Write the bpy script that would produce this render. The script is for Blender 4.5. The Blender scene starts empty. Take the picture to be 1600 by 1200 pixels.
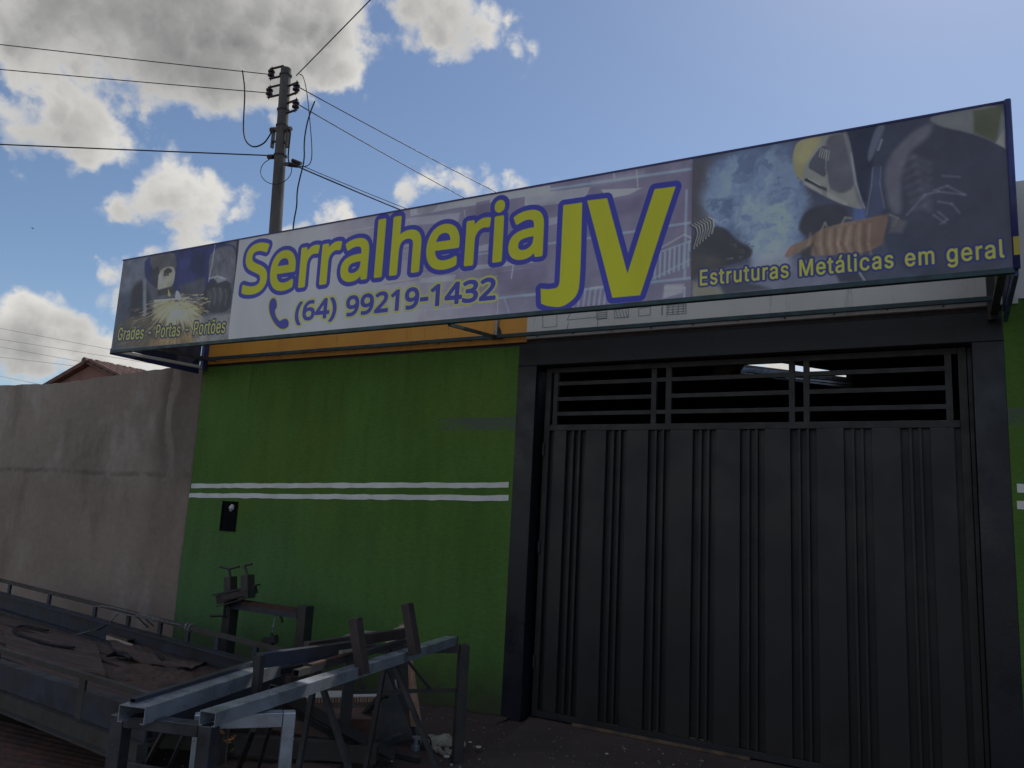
import bpy, math, random
import numpy as np
from mathutils import Vector, Matrix

# ------------------------------------------------------------------ camera
SC = bpy.context.scene
COL = SC.collection
RCW = np.array([[0.87212015, 0.03597196, 0.48796768],
                [0.48656934, -0.16881783, -0.85717607],
                [0.05154335, 0.98499064, -0.16473229]])      # camera -> world
FPX = 1220.87                                               # focal length for a 1600 px wide frame
EYE = np.array([0.0, 0.0, 1.6])
YF = 5.73                                                   # distance of the facade plane
cam = bpy.data.cameras.new('camera')
cam.sensor_fit = 'HORIZONTAL'; cam.sensor_width = 36.0; cam.lens = FPX * 36.0 / 1600.0
cam.clip_start = 0.05; cam.clip_end = 2000.0
camo = bpy.data.objects.new('camera', cam); COL.objects.link(camo)
M4 = Matrix([list(RCW[i]) + [EYE[i]] for i in range(3)] + [[0, 0, 0, 1]])
camo.matrix_world = M4
SC.camera = camo
SC.render.resolution_x = 1024; SC.render.resolution_y = 768
SC.render.engine = 'CYCLES'
SC.view_settings.view_transform = 'Standard'; SC.view_settings.look = 'None'
SC.view_settings.gamma = 1.0; SC.view_settings.use_curve_mapping = False
SC.view_settings.exposure = 0.40


def ray(px, py):
    d = RCW @ np.array([px - 800.0, -(py - 600.0), -FPX])
    return d / np.linalg.norm(d)


def ony(px, py, y):
    """point of the survey ray (px, py) on the upright plane at distance y"""
    r = ray(px, py); return Vector(EYE + r * (y / r[1]))


def onz(px, py, z):
    """the same on the level plane at height z"""
    r = ray(px, py); return Vector(EYE + r * ((z - EYE[2]) / r[2]))


# ------------------------------------------------------------------ sky and sun
SUN_EL, SUN_AZ = math.radians(49.0), math.radians(6.0)      # azimuth from +Y towards +X
sun_dir = Vector((math.sin(SUN_AZ) * math.cos(SUN_EL), math.cos(SUN_AZ) * math.cos(SUN_EL), math.sin(SUN_EL)))
wd = bpy.data.worlds.new('World'); SC.world = wd; wd.use_nodes = True
nt = wd.node_tree; nt.nodes.clear()


# cumulus masses: survey position, angular size, weight
CLOUDS = [(40, 0, 85, .9), (150, 5, 100, .9), (270, 20, 95, .85), (380, 30, 95, .85), (470, 45, 80, .9), (530, 55, 52, .9),
          (100, -120, 210, 1.3), (360, -120, 180, 1.2), (540, -60, 90, .9), (330, 100, 62, .8), (390, 95, 50, .6), (455, 100, 46, .7), (250, 85, 48, .6), (20, 70, 40, .55),
          (10, 190, 58, 1.), (75, 172, 62, 1.), (140, 190, 52, 1.), (190, 172, 38, .85), (120, 145, 40, .5), (165, 215, 36, .7),
          (272, 212, 34, .85), (215, 300, 36, .9), (255, 285, 42, 1.), (300, 280, 46, 1.), (335, 290, 40, .95), (345, 318, 32, .7), (395, 288, 26, .55),
          (640, 15, 36, .8), (690, 25, 46, 1.), (745, 40, 46, .95), (780, 20, 34, .9), (690, -40, 80, 1.), (815, 76, 26, .85), (795, 103, 20, .7),
          (512, 318, 34, 1.), (480, 340, 34, .9), (445, 350, 30, .6), (400, 355, 32, .8),
          (690, 305, 38, 1.), (735, 290, 36, 1.), (780, 268, 38, 1.), (825, 285, 34, .9), (650, 322, 30, .9), (855, 292, 22, .8),
          (205, 405, 40, .95), (250, 385, 42, 1.), (300, 378, 40, 1.), (350, 385, 45, .9), (175, 440, 36, .8),
          (45, 468, 44, 1.), (90, 465, 30, .7), (12, 445, 32, .85), (65, 505, 56, 1.), (115, 530, 50, .95), (25, 560, 60, .85), (150, 500, 34, .7),
          (170, 550, 50, .9), (0, 515, 66, .9), (210, 520, 40, .8), (260, 570, 50, .7), (1180, 570, 90, 1.), (1330, 600, 80, .9)]  # last two masses added behind the building so the roof slot shows white
def wrap_noise(h, w, cells, octaves, seed):
    """value noise that closes on itself from left to right"""
    r = np.random.RandomState(seed); out = np.zeros((h, w), np.float32); amp = .5
    for o in range(octaves):
        gw = cells * 2 ** o; gh = gw // 2 + 2; g = r.rand(gh, gw).astype(np.float32)
        x = np.arange(w) / w * gw; y = np.arange(h) / h * (gw / 2); xi = x.astype(int); yi = y.astype(int)
        fx = (x - xi).astype(np.float32)[None]; fy = (y - yi).astype(np.float32)[:, None]; fx = fx * fx * (3 - 2 * fx); fy = fy * fy * (3 - 2 * fy)
        x1 = (xi + 1) % gw
        out += amp * ((g[yi][:, xi] * (1 - fx) + g[yi][:, x1] * fx) * (1 - fy) + (g[yi + 1][:, xi] * (1 - fx) + g[yi + 1][:, x1] * fx) * fy)
        amp *= .55
    return out


def cloud_map():
    """where the cumulus stands in the whole sky, by direction (longitude / latitude)"""
    W, H = 3072, 1536
    lon = (.5 - (np.arange(W) + .5) / W) * 2 * np.pi; lat = ((np.arange(H) + .5) / H - .5) * np.pi
    wx = (wrap_noise(H, W, 48, 4, 1) - .46) * .085; wy = (wrap_noise(H, W, 48, 4, 2) - .46) * .085
    LO = lon[None] + wx; LA = lat[:, None] + wy
    D = np.stack([np.cos(LA) * np.cos(LO), np.cos(LA) * np.sin(LO), np.sin(LA)], -1).astype(np.float32)
    den = np.zeros((H, W), np.float32)
    for (px, py, r, w) in CLOUDS:
        c = ray(px, py).astype(np.float32); rad = r / FPX * -(RCW.T @ c)[2] * 1.75
        t = np.clip(1 - np.sqrt(np.maximum(0, 2 - 2 * (D @ c))) / rad, 0, 1); den += w * t * t * (3 - 2 * t)
    # the same broken cumulus over the rest of the sky, behind and beside the camera
    n = wrap_noise(H, W, 10, 6, 5); m = np.clip((n - .46) / .2, 0, 1) * 1.3
    f = np.clip(((D @ np.array([-.488, .857, .165], np.float32)) - .58) / .17, 0, 1)
    den += m * (1 - f)
    den = np.clip(den / 4.0, 0, 1)
    im = bpy.data.images.new('cloud_map', W, H, alpha=False, float_buffer=True); im.colorspace_settings.name = 'Non-Color'
    bf = np.ones((H, W, 4), np.float32); bf[..., :3] = den[..., None]; im.pixels.foreach_set(bf.ravel()); im.update(); im.pack()
    return im


SKY_STRENGTH, CLOUD_STRENGTH = 0.078, 0.57
NOISE_GAIN, BILLOW_GAIN = 2.5, 1.1
tc = nt.nodes.new('ShaderNodeTexCoord')
sky = nt.nodes.new('ShaderNodeTexSky'); sky.sky_type = 'NISHITA'; sky.sun_disc = False
sky.sun_elevation = SUN_EL; sky.sun_rotation = SUN_AZ
sky.altitude = 600.0; sky.air_density = 1.0; sky.dust_density = 0.55; sky.ozone_density = 2.2
bg1 = nt.nodes.new('ShaderNodeBackground'); bg1.inputs['Strength'].default_value = SKY_STRENGTH
nt.links.new(sky.outputs[0], bg1.inputs['Color'])
nrm = nt.nodes.new('ShaderNodeVectorMath'); nrm.operation = 'NORMALIZE'; nt.links.new(tc.outputs['Generated'], nrm.inputs[0])
CM = cloud_map()
def cloud_at(vec):
    e = nt.nodes.new('ShaderNodeTexEnvironment'); e.image = CM; e.interpolation = 'Linear'; nt.links.new(vec, e.inputs['Vector'])
    m = nt.nodes.new('ShaderNodeMath'); m.operation = 'MULTIPLY'; m.inputs[1].default_value = 4.0; nt.links.new(e.outputs['Color'], m.inputs[0]); return m.outputs[0]
base = cloud_at(nrm.outputs[0])
off = nt.nodes.new('ShaderNodeVectorMath'); off.operation = 'ADD'; off.inputs[1].default_value = tuple(sun_dir * 0.05)
nt.links.new(nrm.outputs[0], off.inputs[0])
base2 = cloud_at(off.outputs[0])
# billows and wisps
vo = nt.nodes.new('ShaderNodeTexVoronoi'); vo.feature = 'F1'; vo.inputs['Scale'].default_value = 24.0
vo.inputs['Detail'].default_value = 2.0; vo.inputs['Roughness'].default_value = 0.5
n1 = nt.nodes.new('ShaderNodeTexNoise'); n1.inputs['Scale'].default_value = 18.0; n1.inputs['Detail'].default_value = 8.0; n1.inputs['Roughness'].default_value = 0.6
nt.links.new(nrm.outputs[0], n1.inputs['Vector'])
wv = nt.nodes.new('ShaderNodeVectorMath'); wv.operation = 'MULTIPLY_ADD'; wv.inputs[1].default_value = (.06, .06, .06)
nt.links.new(n1.outputs['Color'], wv.inputs[0]); nt.links.new(nrm.outputs[0], wv.inputs[2]); nt.links.new(wv.outputs[0], vo.inputs['Vector'])
def mad(a, k, c):
    m = nt.nodes.new('ShaderNodeMath'); m.operation = 'MULTIPLY_ADD'; nt.links.new(a, m.inputs[0]); m.inputs[1].default_value = k
    if isinstance(c, float): m.inputs[2].default_value = c
    else: nt.links.new(c, m.inputs[2])
    return m.outputs[0]
relief0 = mad(n1.outputs['Fac'], NOISE_GAIN, mad(vo.outputs['Distance'], -BILLOW_GAIN, BILLOW_GAIN * .42 - NOISE_GAIN * .5))
# no stray puffs where no cloud stands
gate_ = nt.nodes.new('ShaderNodeMapRange'); gate_.interpolation_type = 'SMOOTHSTEP'; gate_.inputs['From Min'].default_value = 0.02; gate_.inputs['From Max'].default_value = 0.40
nt.links.new(base, gate_.inputs['Value'])
rl = nt.nodes.new('ShaderNodeMath'); rl.operation = 'MULTIPLY'; nt.links.new(relief0, rl.inputs[0]); nt.links.new(gate_.outputs[0], rl.inputs[1])
dens1 = mad(base, 1.0, rl.outputs[0])
al = nt.nodes.new('ShaderNodeMapRange'); al.interpolation_type = 'SMOOTHSTEP'
al.inputs['From Min'].default_value = 0.06; al.inputs['From Max'].default_value = 1.05
nt.links.new(dens1, al.inputs['Value'])
# cumulus lit from behind: bright where there is little cloud towards the sun, grey where it is deep
dens = nt.nodes.new('ShaderNodeMath'); dens.operation = 'MULTIPLY_ADD'; dens.inputs[1].default_value = 0.75
nt.links.new(dens1, dens.inputs[0])
dm = nt.nodes.new('ShaderNodeMath'); dm.operation = 'MULTIPLY'; dm.inputs[1].default_value = 0.45
nt.links.new(base2, dm.inputs[0]); nt.links.new(dm.outputs[0], dens.inputs[2])
cr = nt.nodes.new('ShaderNodeValToRGB')
cr.color_ramp.elements[0].position = 0.10; cr.color_ramp.elements[0].color = (1.0, 0.975, 0.92, 1)
cr.color_ramp.elements[1].position = 1.0; cr.color_ramp.elements[1].color = (0.17, 0.175, 0.18, 1)
for p_, c_ in ((0.32, (0.75, 0.74, 0.715, 1)), (0.6, (0.44, 0.44, 0.435, 1))):
    e_ = cr.color_ramp.elements.new(p_); e_.color = c_
ds = nt.nodes.new('ShaderNodeMapRange'); ds.inputs['From Min'].default_value = 0.3; ds.inputs['From Max'].default_value = 4.2
nt.links.new(dens.outputs[0], ds.inputs['Value']); nt.links.new(ds.outputs[0], cr.inputs['Fac'])
bg2 = nt.nodes.new('ShaderNodeBackground'); bg2.inputs['Strength'].default_value = CLOUD_STRENGTH
nt.links.new(cr.outputs['Color'], bg2.inputs['Color'])
mx = nt.nodes.new('ShaderNodeMixShader'); nt.links.new(al.outputs[0], mx.inputs['Fac'])
nt.links.new(bg1.outputs[0], mx.inputs[1]); nt.links.new(bg2.outputs[0], mx.inputs[2])
wo = nt.nodes.new('ShaderNodeOutputWorld'); nt.links.new(mx.outputs[0], wo.inputs['Surface'])

sl = bpy.data.lights.new('sun', 'SUN'); sl.energy = 2.2; sl.angle = math.radians(0.5); sl.color = (1.0, 0.95, 0.87)
so = bpy.data.objects.new('sun', sl); COL.objects.link(so)
so.rotation_euler = (-sun_dir).to_track_quat('-Z', 'Y').to_euler()
so.location = (0, 20, 30)

# ------------------------------------------------------------------ helpers
rnd = random.Random(7)


class MB:
    """collects shapes in world coordinates, linked later as ONE mesh object"""
    def __init__(self):
        self.v = []; self.f = []

    def add(self, vs, fs):
        o = len(self.v); self.v += [Vector(p) for p in vs]; self.f += [[i + o for i in f] for f in fs]; return self

    def box(self, x0, x1, y0, y1, z0, z1):
        vs = [(x, y, z) for z in (z0, z1) for y in (y0, y1) for x in (x0, x1)]
        return self.add(vs, [[0, 2, 3, 1], [4, 5, 7, 6], [0, 1, 5, 4], [2, 6, 7, 3], [0, 4, 6, 2], [1, 3, 7, 5]])

    def bar(self, a, b, w, h, up=(0, 0, 1), roll=0.0):
        """rectangular bar from a to b, w across, h along up"""
        a, b = Vector(a), Vector(b); d = (b - a).normalized(); u = Vector(up)
        if abs(d.dot(u)) > .98: u = Vector((0, 1, 0))
        s = d.cross(u).normalized(); u = s.cross(d).normalized()
        if roll: 
            q = Matrix.Rotation(roll, 3, d); s = q @ s; u = q @ u
        vs = [p + s * sx * w / 2 + u * sz * h / 2 for p in (a, b) for sx, sz in ((-1, -1), (1, -1), (1, 1), (-1, 1))]
        return self.add(vs, [[3, 2, 1, 0], [4, 5, 6, 7], [0, 1, 5, 4], [1, 2, 6, 5], [2, 3, 7, 6], [3, 0, 4, 7]])

    def hollow(self, a, b, w, h, t=.003, up=(0, 0, 1), prof='box'):
        """thin-walled steel section: 'box' tube, 'u' open downwards, 'l' angle"""
        a, b = Vector(a), Vector(b); d = (b - a).normalized(); u = Vector(up)
        if abs(d.dot(u)) > .98: u = Vector((0, 1, 0))
        s = d.cross(u).normalized(); u = s.cross(d).normalized()
        W, H2 = w / 2, h / 2
        if prof == 'box':
            P = [(-W, -H2), (W, -H2), (W, H2), (-W, H2)]; Q = [(-W + t, -H2 + t), (W - t, -H2 + t), (W - t, H2 - t), (-W + t, H2 - t)]
            n = 4; vs = [p + s * x + u * z for p in (a, b) for x, z in P + Q]; fs = []
            for i in range(4):
                j = (i + 1) % 4
                fs += [[i, j, 8 + j, 8 + i], [4 + j, 4 + i, 12 + i, 12 + j], [j, i, 4 + i, 4 + j], [8 + i, 8 + j, 12 + j, 12 + i]]
            return self.add(vs, fs)
        if prof == 'u':
            l = min(.018, w * .2)
            P = [(-W + l, -H2), (-W, -H2), (-W, H2), (W, H2), (W, -H2), (W - l, -H2), (W - l, -H2 + t), (W - t, -H2 + t), (W - t, H2 - t), (-W + t, H2 - t), (-W + t, -H2 + t), (-W + l, -H2 + t)]
        else:
            P = [(-W, -H2), (W, -H2), (W, -H2 + t), (-W + t, -H2 + t), (-W + t, H2), (-W, H2)]
        n = len(P); vs = [p + s * x + u * z for p in (a, b) for x, z in P]
        fs = [[i, (i + 1) % n, n + (i + 1) % n, n + i] for i in range(n)]
        if prof == 'u':
            caps = [(0, 1, 10, 11), (1, 2, 9, 10), (2, 3, 8, 9), (3, 4, 7, 8), (4, 5, 6, 7)]
        else:
            caps = [(0, 1, 2, 3), (0, 3, 4, 5)]
        for c in caps: fs += [list(c)[::-1], [n + i for i in c]]
        return self.add(vs, fs)

    def tube(self, pts, r, n=8, closed=False, caps=True):
        pts = [Vector(p) for p in pts]; m = len(pts); rs = r if isinstance(r, (list, tuple)) else [r] * m
        vs = []; ref = None
        for i, p in enumerate(pts):
            if closed: d = pts[(i + 1) % m] - pts[i - 1]
            else: d = pts[min(i + 1, m - 1)] - pts[max(i - 1, 0)]
            d.normalize()
            if ref is None: ref = Vector((0, 0, 1)) if abs(d.z) < .9 else Vector((1, 0, 0))
            s = d.cross(ref).normalized(); u = s.cross(d).normalized(); ref = u
            vs += [p + (s * math.cos(2 * math.pi * k / n) + u * math.sin(2 * math.pi * k / n)) * rs[i] for k in range(n)]
        fs = []
        for i in range(m if closed else m - 1):
            j = (i + 1) % m
            fs += [[i * n + k, i * n + (k + 1) % n, j * n + (k + 1) % n, j * n + k] for k in range(n)]
        if caps and not closed: fs += [list(range(n))[::-1], [(m - 1) * n + k for k in range(n)]]
        return self.add(vs, fs)

    def prism(self, pts, ext):
        """closed polygon extruded by the vector ext"""
        pts = [Vector(p) for p in pts]; e = Vector(ext); n = len(pts)
        fs = [list(range(n))[::-1], [n + i for i in range(n)]] + [[i, (i + 1) % n, n + (i + 1) % n, n + i] for i in range(n)]
        return self.add(pts + [p + e for p in pts], fs)

    def sheet(self, fn, nu, nv, t=.004):
        """solid sheet over a grid function fn(u, v) -> point"""
        top = [Vector(fn(i / nu, j / nv)) for j in range(nv + 1) for i in range(nu + 1)]
        n = len(top); W = nu + 1
        fs = []
        for j in range(nv):
            for i in range(nu):
                q = [j * W + i, j * W + i + 1, (j + 1) * W + i + 1, (j + 1) * W + i]
                fs += [q, [k + n for k in q[::-1]]]
        rim = [i for i in range(W)] + [j * W + nu for j in range(1, nv + 1)] + [nv * W + i for i in range(nu - 1, -1, -1)] + [j * W for j in range(nv - 1, 0, -1)]
        m = len(rim)
        fs += [[rim[(k + 1) % m], rim[k], rim[k] + n, rim[(k + 1) % m] + n] for k in range(m)]
        return self.add(top + [p - Vector((0, 0, t)) for p in top], fs)


def world_loc(o):
    p = Vector((0, 0, 0))
    while o is not None: p += o.location; o = o.parent
    return p


def obj(name, mb, m, parent=None, smooth=False, kind=None, bevel=0.0, label=None):
    me = bpy.data.meshes.new(name); o0 = world_loc(parent)
    me.from_pydata([tuple(p - o0) for p in mb.v], [], mb.f); me.validate(); me.update()
    if m is not None: me.materials.append(m)
    if smooth:
        for p in me.polygons: p.use_smooth = True
    o = bpy.data.objects.new(name, me); COL.objects.link(o)
    if parent is not None: o.parent = parent
    if bevel:
        b = o.modifiers.new('bevel', 'BEVEL'); b.width = bevel; b.segments = 2; b.limit_method = 'ANGLE'
    if kind: o['kind'] = kind
    if label: o['label'] = label
    return o


def tag(o, label, cat, group=None):
    o['label'] = label; o['category'] = cat
    if group: o['group'] = group
    return o


def thing(name, label, cat, loc=(0, 0, 0), group=None):
    o = bpy.data.objects.new(name, None); COL.objects.link(o); o.location = Vector(loc); o.empty_display_size = .1
    return tag(o, label, cat, group)


# ------------------------------------------------------------------ materials
class NT:
    def __init__(self, name):
        self.m = bpy.data.materials.new(name); self.m.use_nodes = True; self.t = self.m.node_tree; self.t.nodes.clear()
        self.out = self.t.nodes.new('ShaderNodeOutputMaterial'); self.b = self.t.nodes.new('ShaderNodeBsdfPrincipled')
        self.t.links.new(self.b.outputs[0], self.out.inputs['Surface'])
        g = self.t.nodes.new('ShaderNodeNewGeometry'); self.pos = g.outputs['Position']

    def n(self, t, **kw):
        x = self.t.nodes.new(t)
        for k, v in kw.items(): setattr(x, k, v)
        return x

    def link(self, a, b): self.t.links.new(a, b)

    def vec(self, scale=(1, 1, 1), off=(0, 0, 0), rot=(0, 0, 0)):
        m = self.n('ShaderNodeMapping'); m.inputs['Scale'].default_value = scale; m.inputs['Location'].default_value = off
        m.inputs['Rotation'].default_value = rot
        self.link(self.pos, m.inputs['Vector']); return m.outputs[0]

    def noise(self, scale, detail=4, rough=.55, vec=None):
        x = self.n('ShaderNodeTexNoise'); x.inputs['Scale'].default_value = scale; x.inputs['Detail'].default_value = detail
        x.inputs['Roughness'].default_value = rough; self.link(vec if vec is not None else self.pos, x.inputs['Vector']); return x.outputs['Fac']

    def mr(self, val, a, b, c=0., d=1., smooth=True):
        x = self.n('ShaderNodeMapRange'); x.interpolation_type = 'SMOOTHSTEP' if smooth else 'LINEAR'
        for k, v in (('From Min', a), ('From Max', b), ('To Min', c), ('To Max', d)): x.inputs[k].default_value = v
        self.link(val, x.inputs['Value']); return x.outputs[0]

    def mix(self, fac, a, b, mode='MIX'):
        x = self.n('ShaderNodeMix'); x.data_type = 'RGBA'; x.blend_type = mode
        for s, v in ((x.inputs['Factor'], fac), (x.inputs[6], a), (x.inputs[7], b)):
            if isinstance(v, (tuple, list)): s.default_value = tuple(v) + ((1,) if len(v) == 3 else ())
            elif isinstance(v, (int, float)): s.default_value = v
            else: self.link(v, s)
        return x.outputs[2]

    def math(self, op, a, b=0.0):
        x = self.n('ShaderNodeMath', operation=op)
        for s, v in ((x.inputs[0], a), (x.inputs[1], b)):
            if isinstance(v, (int, float)): s.default_value = v
            else: self.link(v, s)
        return x.outputs[0]

    def axis(self, i):
        s = self.n('ShaderNodeSeparateXYZ'); self.link(self.pos, s.inputs[0]); return s.outputs[i]

    def bump(self, h, strength=.3, dist=.01):
        x = self.n('ShaderNodeBump'); x.inputs['Strength'].default_value = strength; x.inputs['Distance'].default_value = dist
        self.link(h, x.inputs['Height']); self.link(x.outputs[0], self.b.inputs['Normal'])

    def set(self, color=None, rough=None, metal=None, spec=None):
        for k, v in (('Base Color', color), ('Roughness', rough), ('Metallic', metal), ('Specular IOR Level', spec)):
            if v is None: continue
            s = self.b.inputs[k]
            if isinstance(v, (tuple, list)): s.default_value = tuple(v) + ((1,) if len(v) == 3 else ())
            elif isinstance(v, (int, float)): s.default_value = v
            else: self.link(v, s)
        return self.m


def simple(name, a, b=None, rough=.6, metal=0., scale=6., bump=.15, spec=.4, stretch=(1, 1, 1), lo=.35, hi=.65, bs=None, dist=.004):
    """worn paint or metal: two tones broken up by noise, fine relief"""
    k = NT(name); b = b or tuple(c * .6 for c in a); v = k.vec(stretch)
    f = k.mr(k.noise(scale, 6, .6, v), lo, hi)
    c = k.mix(f, a, b)
    k.bump(k.noise(bs or scale * 14, 4, .6, v), bump, dist)
    r = k.mr(k.noise(scale * 2.3, 4, .6, v), .3, .7, max(0., rough - .12), min(1., rough + .12))
    return k.set(c, r, metal, spec)


MAT = {}
MAT['galvanised'] = simple('galvanised_steel', (.48, .525, .59), (.33, .355, .39), .34, .65, 5., .08, stretch=(1, 1, 1))
MAT['trestle_steel'] = simple('dull_trestle_steel', (.11, .12, .145), (.07, .07, .08), .35, .7, 6., .1)
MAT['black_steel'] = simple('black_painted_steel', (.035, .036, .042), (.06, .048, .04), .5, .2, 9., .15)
MAT['grey_steel'] = simple('grey_steel', (.085, .087, .095), (.055, .052, .052), .5, .4, 7., .15)
MAT['blue_steel'] = simple('blue_grey_painted_steel', (.040, .048, .075), (.036, .034, .038), .5, .1, 4., .12)
MAT['rail_steel'] = simple('dull_trailer_steel', (.062, .06, .058), (.055, .042, .036), .6, .2, 5., .2)
MAT['rust'] = simple('rusty_steel', (.095, .04, .028), (.05, .03, .026), .8, .1, 11., .3)
MAT['brown_steel'] = simple('brown_primer_steel', (.065, .046, .043), (.048, .035, .033), .6, .1, 9., .15)
MAT['gate'] = None
MAT['bar'] = simple('gate_bar_paint', (.027, .0255, .027), (.021, .0205, .022), .48, .0, 4., .06, .35)
MAT['surround'] = simple('dark_gloss_wall_paint', (.011, .013, .020), (.008, .0095, .014), .38, 0., 2., .25, .4, bs=40., dist=.003)
MAT['teal'] = simple('teal_painted_tube', (.035, .085, .095), (.03, .05, .055), .45, .1, 8., .1)
MAT['blue'] = simple('blue_sign_trim', (.05, .06, .22), (.035, .04, .13), .4, 0., 3., .05)
MAT['orange'] = simple('orange_fascia_paint', (.62, .29, .055), (.52, .22, .04), .5, 0., 1.6, .05, lo=.4, hi=.75)
MAT['white'] = simple('white_fascia_board', (.76, .75, .70), (.66, .64, .60), .5, 0., 1.2, .04, lo=.4, hi=.8)
def mat_band(name, a, b, drip):
    k = NT(name); c = k.mix(k.mr(k.noise(1.6, 5, .6), .35, .75), a, b)
    d = k.mr(k.noise(5.0, 6, .65, k.vec((3.0, 1, .35))), .58, .72)
    c = k.mix(k.math('MULTIPLY', d, .5), c, drip)
    low = k.mr(k.math('ADD', k.axis(2), k.math('MULTIPLY', k.noise(9, 5, .6, k.vec((1.5, 1, .5))), .12)), 3.10, 3.20, 1., 0.)
    c = k.mix(k.math('MULTIPLY', low, .5), c, drip)
    k.bump(k.noise(2.5, 3, .5), .15, .02)
    return k.set(c, .5, 0, .4)
MAT['orange'] = mat_band('orange_fascia_paint', (.80, .37, .06), (.70, .30, .045), (.34, .15, .045))
MAT['white'] = mat_band('white_fascia_board', (.76, .75, .70), (.66, .64, .60), (.36, .33, .29))
MAT['stripe'] = simple('white_stripe_paint', (.74, .74, .72), (.62, .62, .6), .6, 0., 5., .25, bs=60)
MAT['concrete'] = simple('pole_concrete', (.15, .14, .13), (.095, .09, .085), .85, 0., 7., .3, stretch=(1, 1, .25))
MAT['porcelain'] = simple('dark_brown_porcelain', (.03, .025, .03), (.02, .018, .02), .25, 0., 6., .02)
MAT['cable'] = simple('black_cable', (.012, .012, .014), None, .6, 0., 6., .0)
MAT['aluwire'] = simple('bare_wire', (.05, .05, .055), None, .5, .3, 6., .0)
MAT['plank'] = simple('weathered_deck_plank', (.125, .076, .060), (.07, .048, .042), .85, 0., 3.2, .4, stretch=(.5, 7, 7), bs=20)
MAT['timber'] = simple('sawn_timber', (.42, .27, .18), (.28, .16, .10), .75, 0., 4., .25, stretch=(6, 6, .6), bs=30)
MAT['palewood'] = simple('pale_sawn_wood', (.52, .43, .34), (.40, .31, .24), .75, 0., 5., .2, stretch=(6, 6, 1))
MAT['dirt'] = simple('rusty_dirt', (.125, .075, .055), (.075, .048, .04), .95, 0., 7., .8, bs=45, dist=.02)
MAT['cloth'] = simple('dirty_pale_cloth', (.36, .33, .265), (.22, .19, .155), .9, 0., 9., .4, bs=50)
MAT['darkcloth'] = simple('black_rubber', (.012, .011, .012), None, .7, 0., 6., .1)
MAT['rooftile'] = simple('clay_roof_tile', (.19, .105, .08), (.12, .075, .062), .85, 0., 4., .3)
MAT['housewall'] = simple('red_brown_render', (.27, .155, .12), (.20, .115, .09), .9, 0., 1.4, .2)
MAT['inside'] = simple('unpainted_inside', (.10, .09, .085), (.06, .055, .05), .9, 0., 2., .2)
MAT['leaf'] = simple('dry_leaf', (.26, .13, .045), (.16, .07, .03), .8, 0., 20., .2)
MAT['rope'] = simple('grey_rope', (.22, .20, .19), (.13, .12, .12), .9, 0., 40., .3)
MAT['litter'] = simple('pale_litter', (.6, .58, .54), (.45, .43, .4), .8, 0., 30., .2)
MAT['yellow'] = simple('yellow_print', (.52, .42, .05), (.45, .36, .04), .45, 0., 6., .02)
MAT['pencil'] = simple('faded_grey_print', (.30, .30, .29), (.38, .38, .36), .6, 0., 9., .02)
MAT['cardboard'] = simple('rusty_brown_box', (.16, .09, .07), (.11, .06, .05), .8, 0., 6., .15)


def mat_green():
    k = NT('green_stucco_paint')
    base = k.mix(k.mr(k.noise(.9, 4), .35, .65), (.062, .142, .018), (.074, .168, .026))
    stain = k.mr(k.noise(.7, 5, .6, k.vec((1, 1, 1.2), (3, 0, 1))), .46, .66)
    base = k.mix(k.math('MULTIPLY', stain, .55), base, (.092, .145, .012))
    # older bluish green below, where the wall was painted over
    low = k.mr(k.math('ADD', k.axis(2), k.math('MULTIPLY', k.noise(1.6, 4), .9)), 1.0, 2.4, 1., 0.)
    left = k.mr(k.math('ADD', k.axis(0), k.noise(1.1, 3)), -6.0, -3.6, 1., .35)
    base = k.mix(k.math('MULTIPLY', k.math('MULTIPLY', low, left), .85), base, (.074, .165, .060))
    # roller marks and fine mottling
    mott = k.mr(k.noise(26, 5, .7, k.vec((.6, 1, 1.7))), .3, .7, .88, 1.10)
    roll = k.mr(k.noise(3.2, 4, .6, k.vec((2.2, 1, .35))), .3, .7, .92, 1.08)
    hs = k.n('ShaderNodeHueSaturation'); k.link(base, hs.inputs['Color']); k.link(k.math('MULTIPLY', mott, roll), hs.inputs['Value']); base = hs.outputs['Color']
    # a grey smear where a patch was filled, near the doorway
    gx = k.mr(k.axis(0), -4.15, -3.75); gz = k.math('MULTIPLY', k.mr(k.axis(2), 2.29, 2.33), k.mr(k.axis(2), 2.43, 2.40, 0., 1.))
    ragged = k.mr(k.noise(9, 4, .6, k.vec((.35, 1, 2))), .30, .55)
    base = k.mix(k.math('MULTIPLY', k.math('MULTIPLY', gx, gz), k.math('MULTIPLY', ragged, .85)), base, (.085, .10, .09))
    speck = k.mr(k.noise(55, 2), .73, .77)
    base = k.mix(k.math('MULTIPLY', speck, .45), base, (.22, .25, .15))
    pit = k.mr(k.noise(42, 3, .6, k.vec((1, 1, 1), (9, 0, 4))), .72, .76)
    base = k.mix(k.math('MULTIPLY', pit, .5), base, (.02, .035, .012))
    # grime in runs under the band, and splashed dirt along the foot of the wall
    run = k.math('MULTIPLY', k.mr(k.noise(4.2, 5, .6, k.vec((2.6, 1, .22))), .54, .72), k.mr(k.axis(2), 2.2, 3.0))
    base = k.mix(k.math('MULTIPLY', run, .45), base, (.03, .05, .014))
    dirt = k.mr(k.math('ADD', k.axis(2), k.math('MULTIPLY', k.noise(3.5, 5), .45)), .22, .70, 1., 0.)
    base = k.mix(k.math('MULTIPLY', dirt, .7), base, (.05, .036, .028))
    st = k.math('ADD', k.noise(48, 5, .65, k.vec((.7, 1, 1.5))), k.math('MULTIPLY', k.noise(7, 4, .6), .8))
    k.bump(st, .5, .007)
    return k.set(base, .75, 0, .3)


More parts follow.
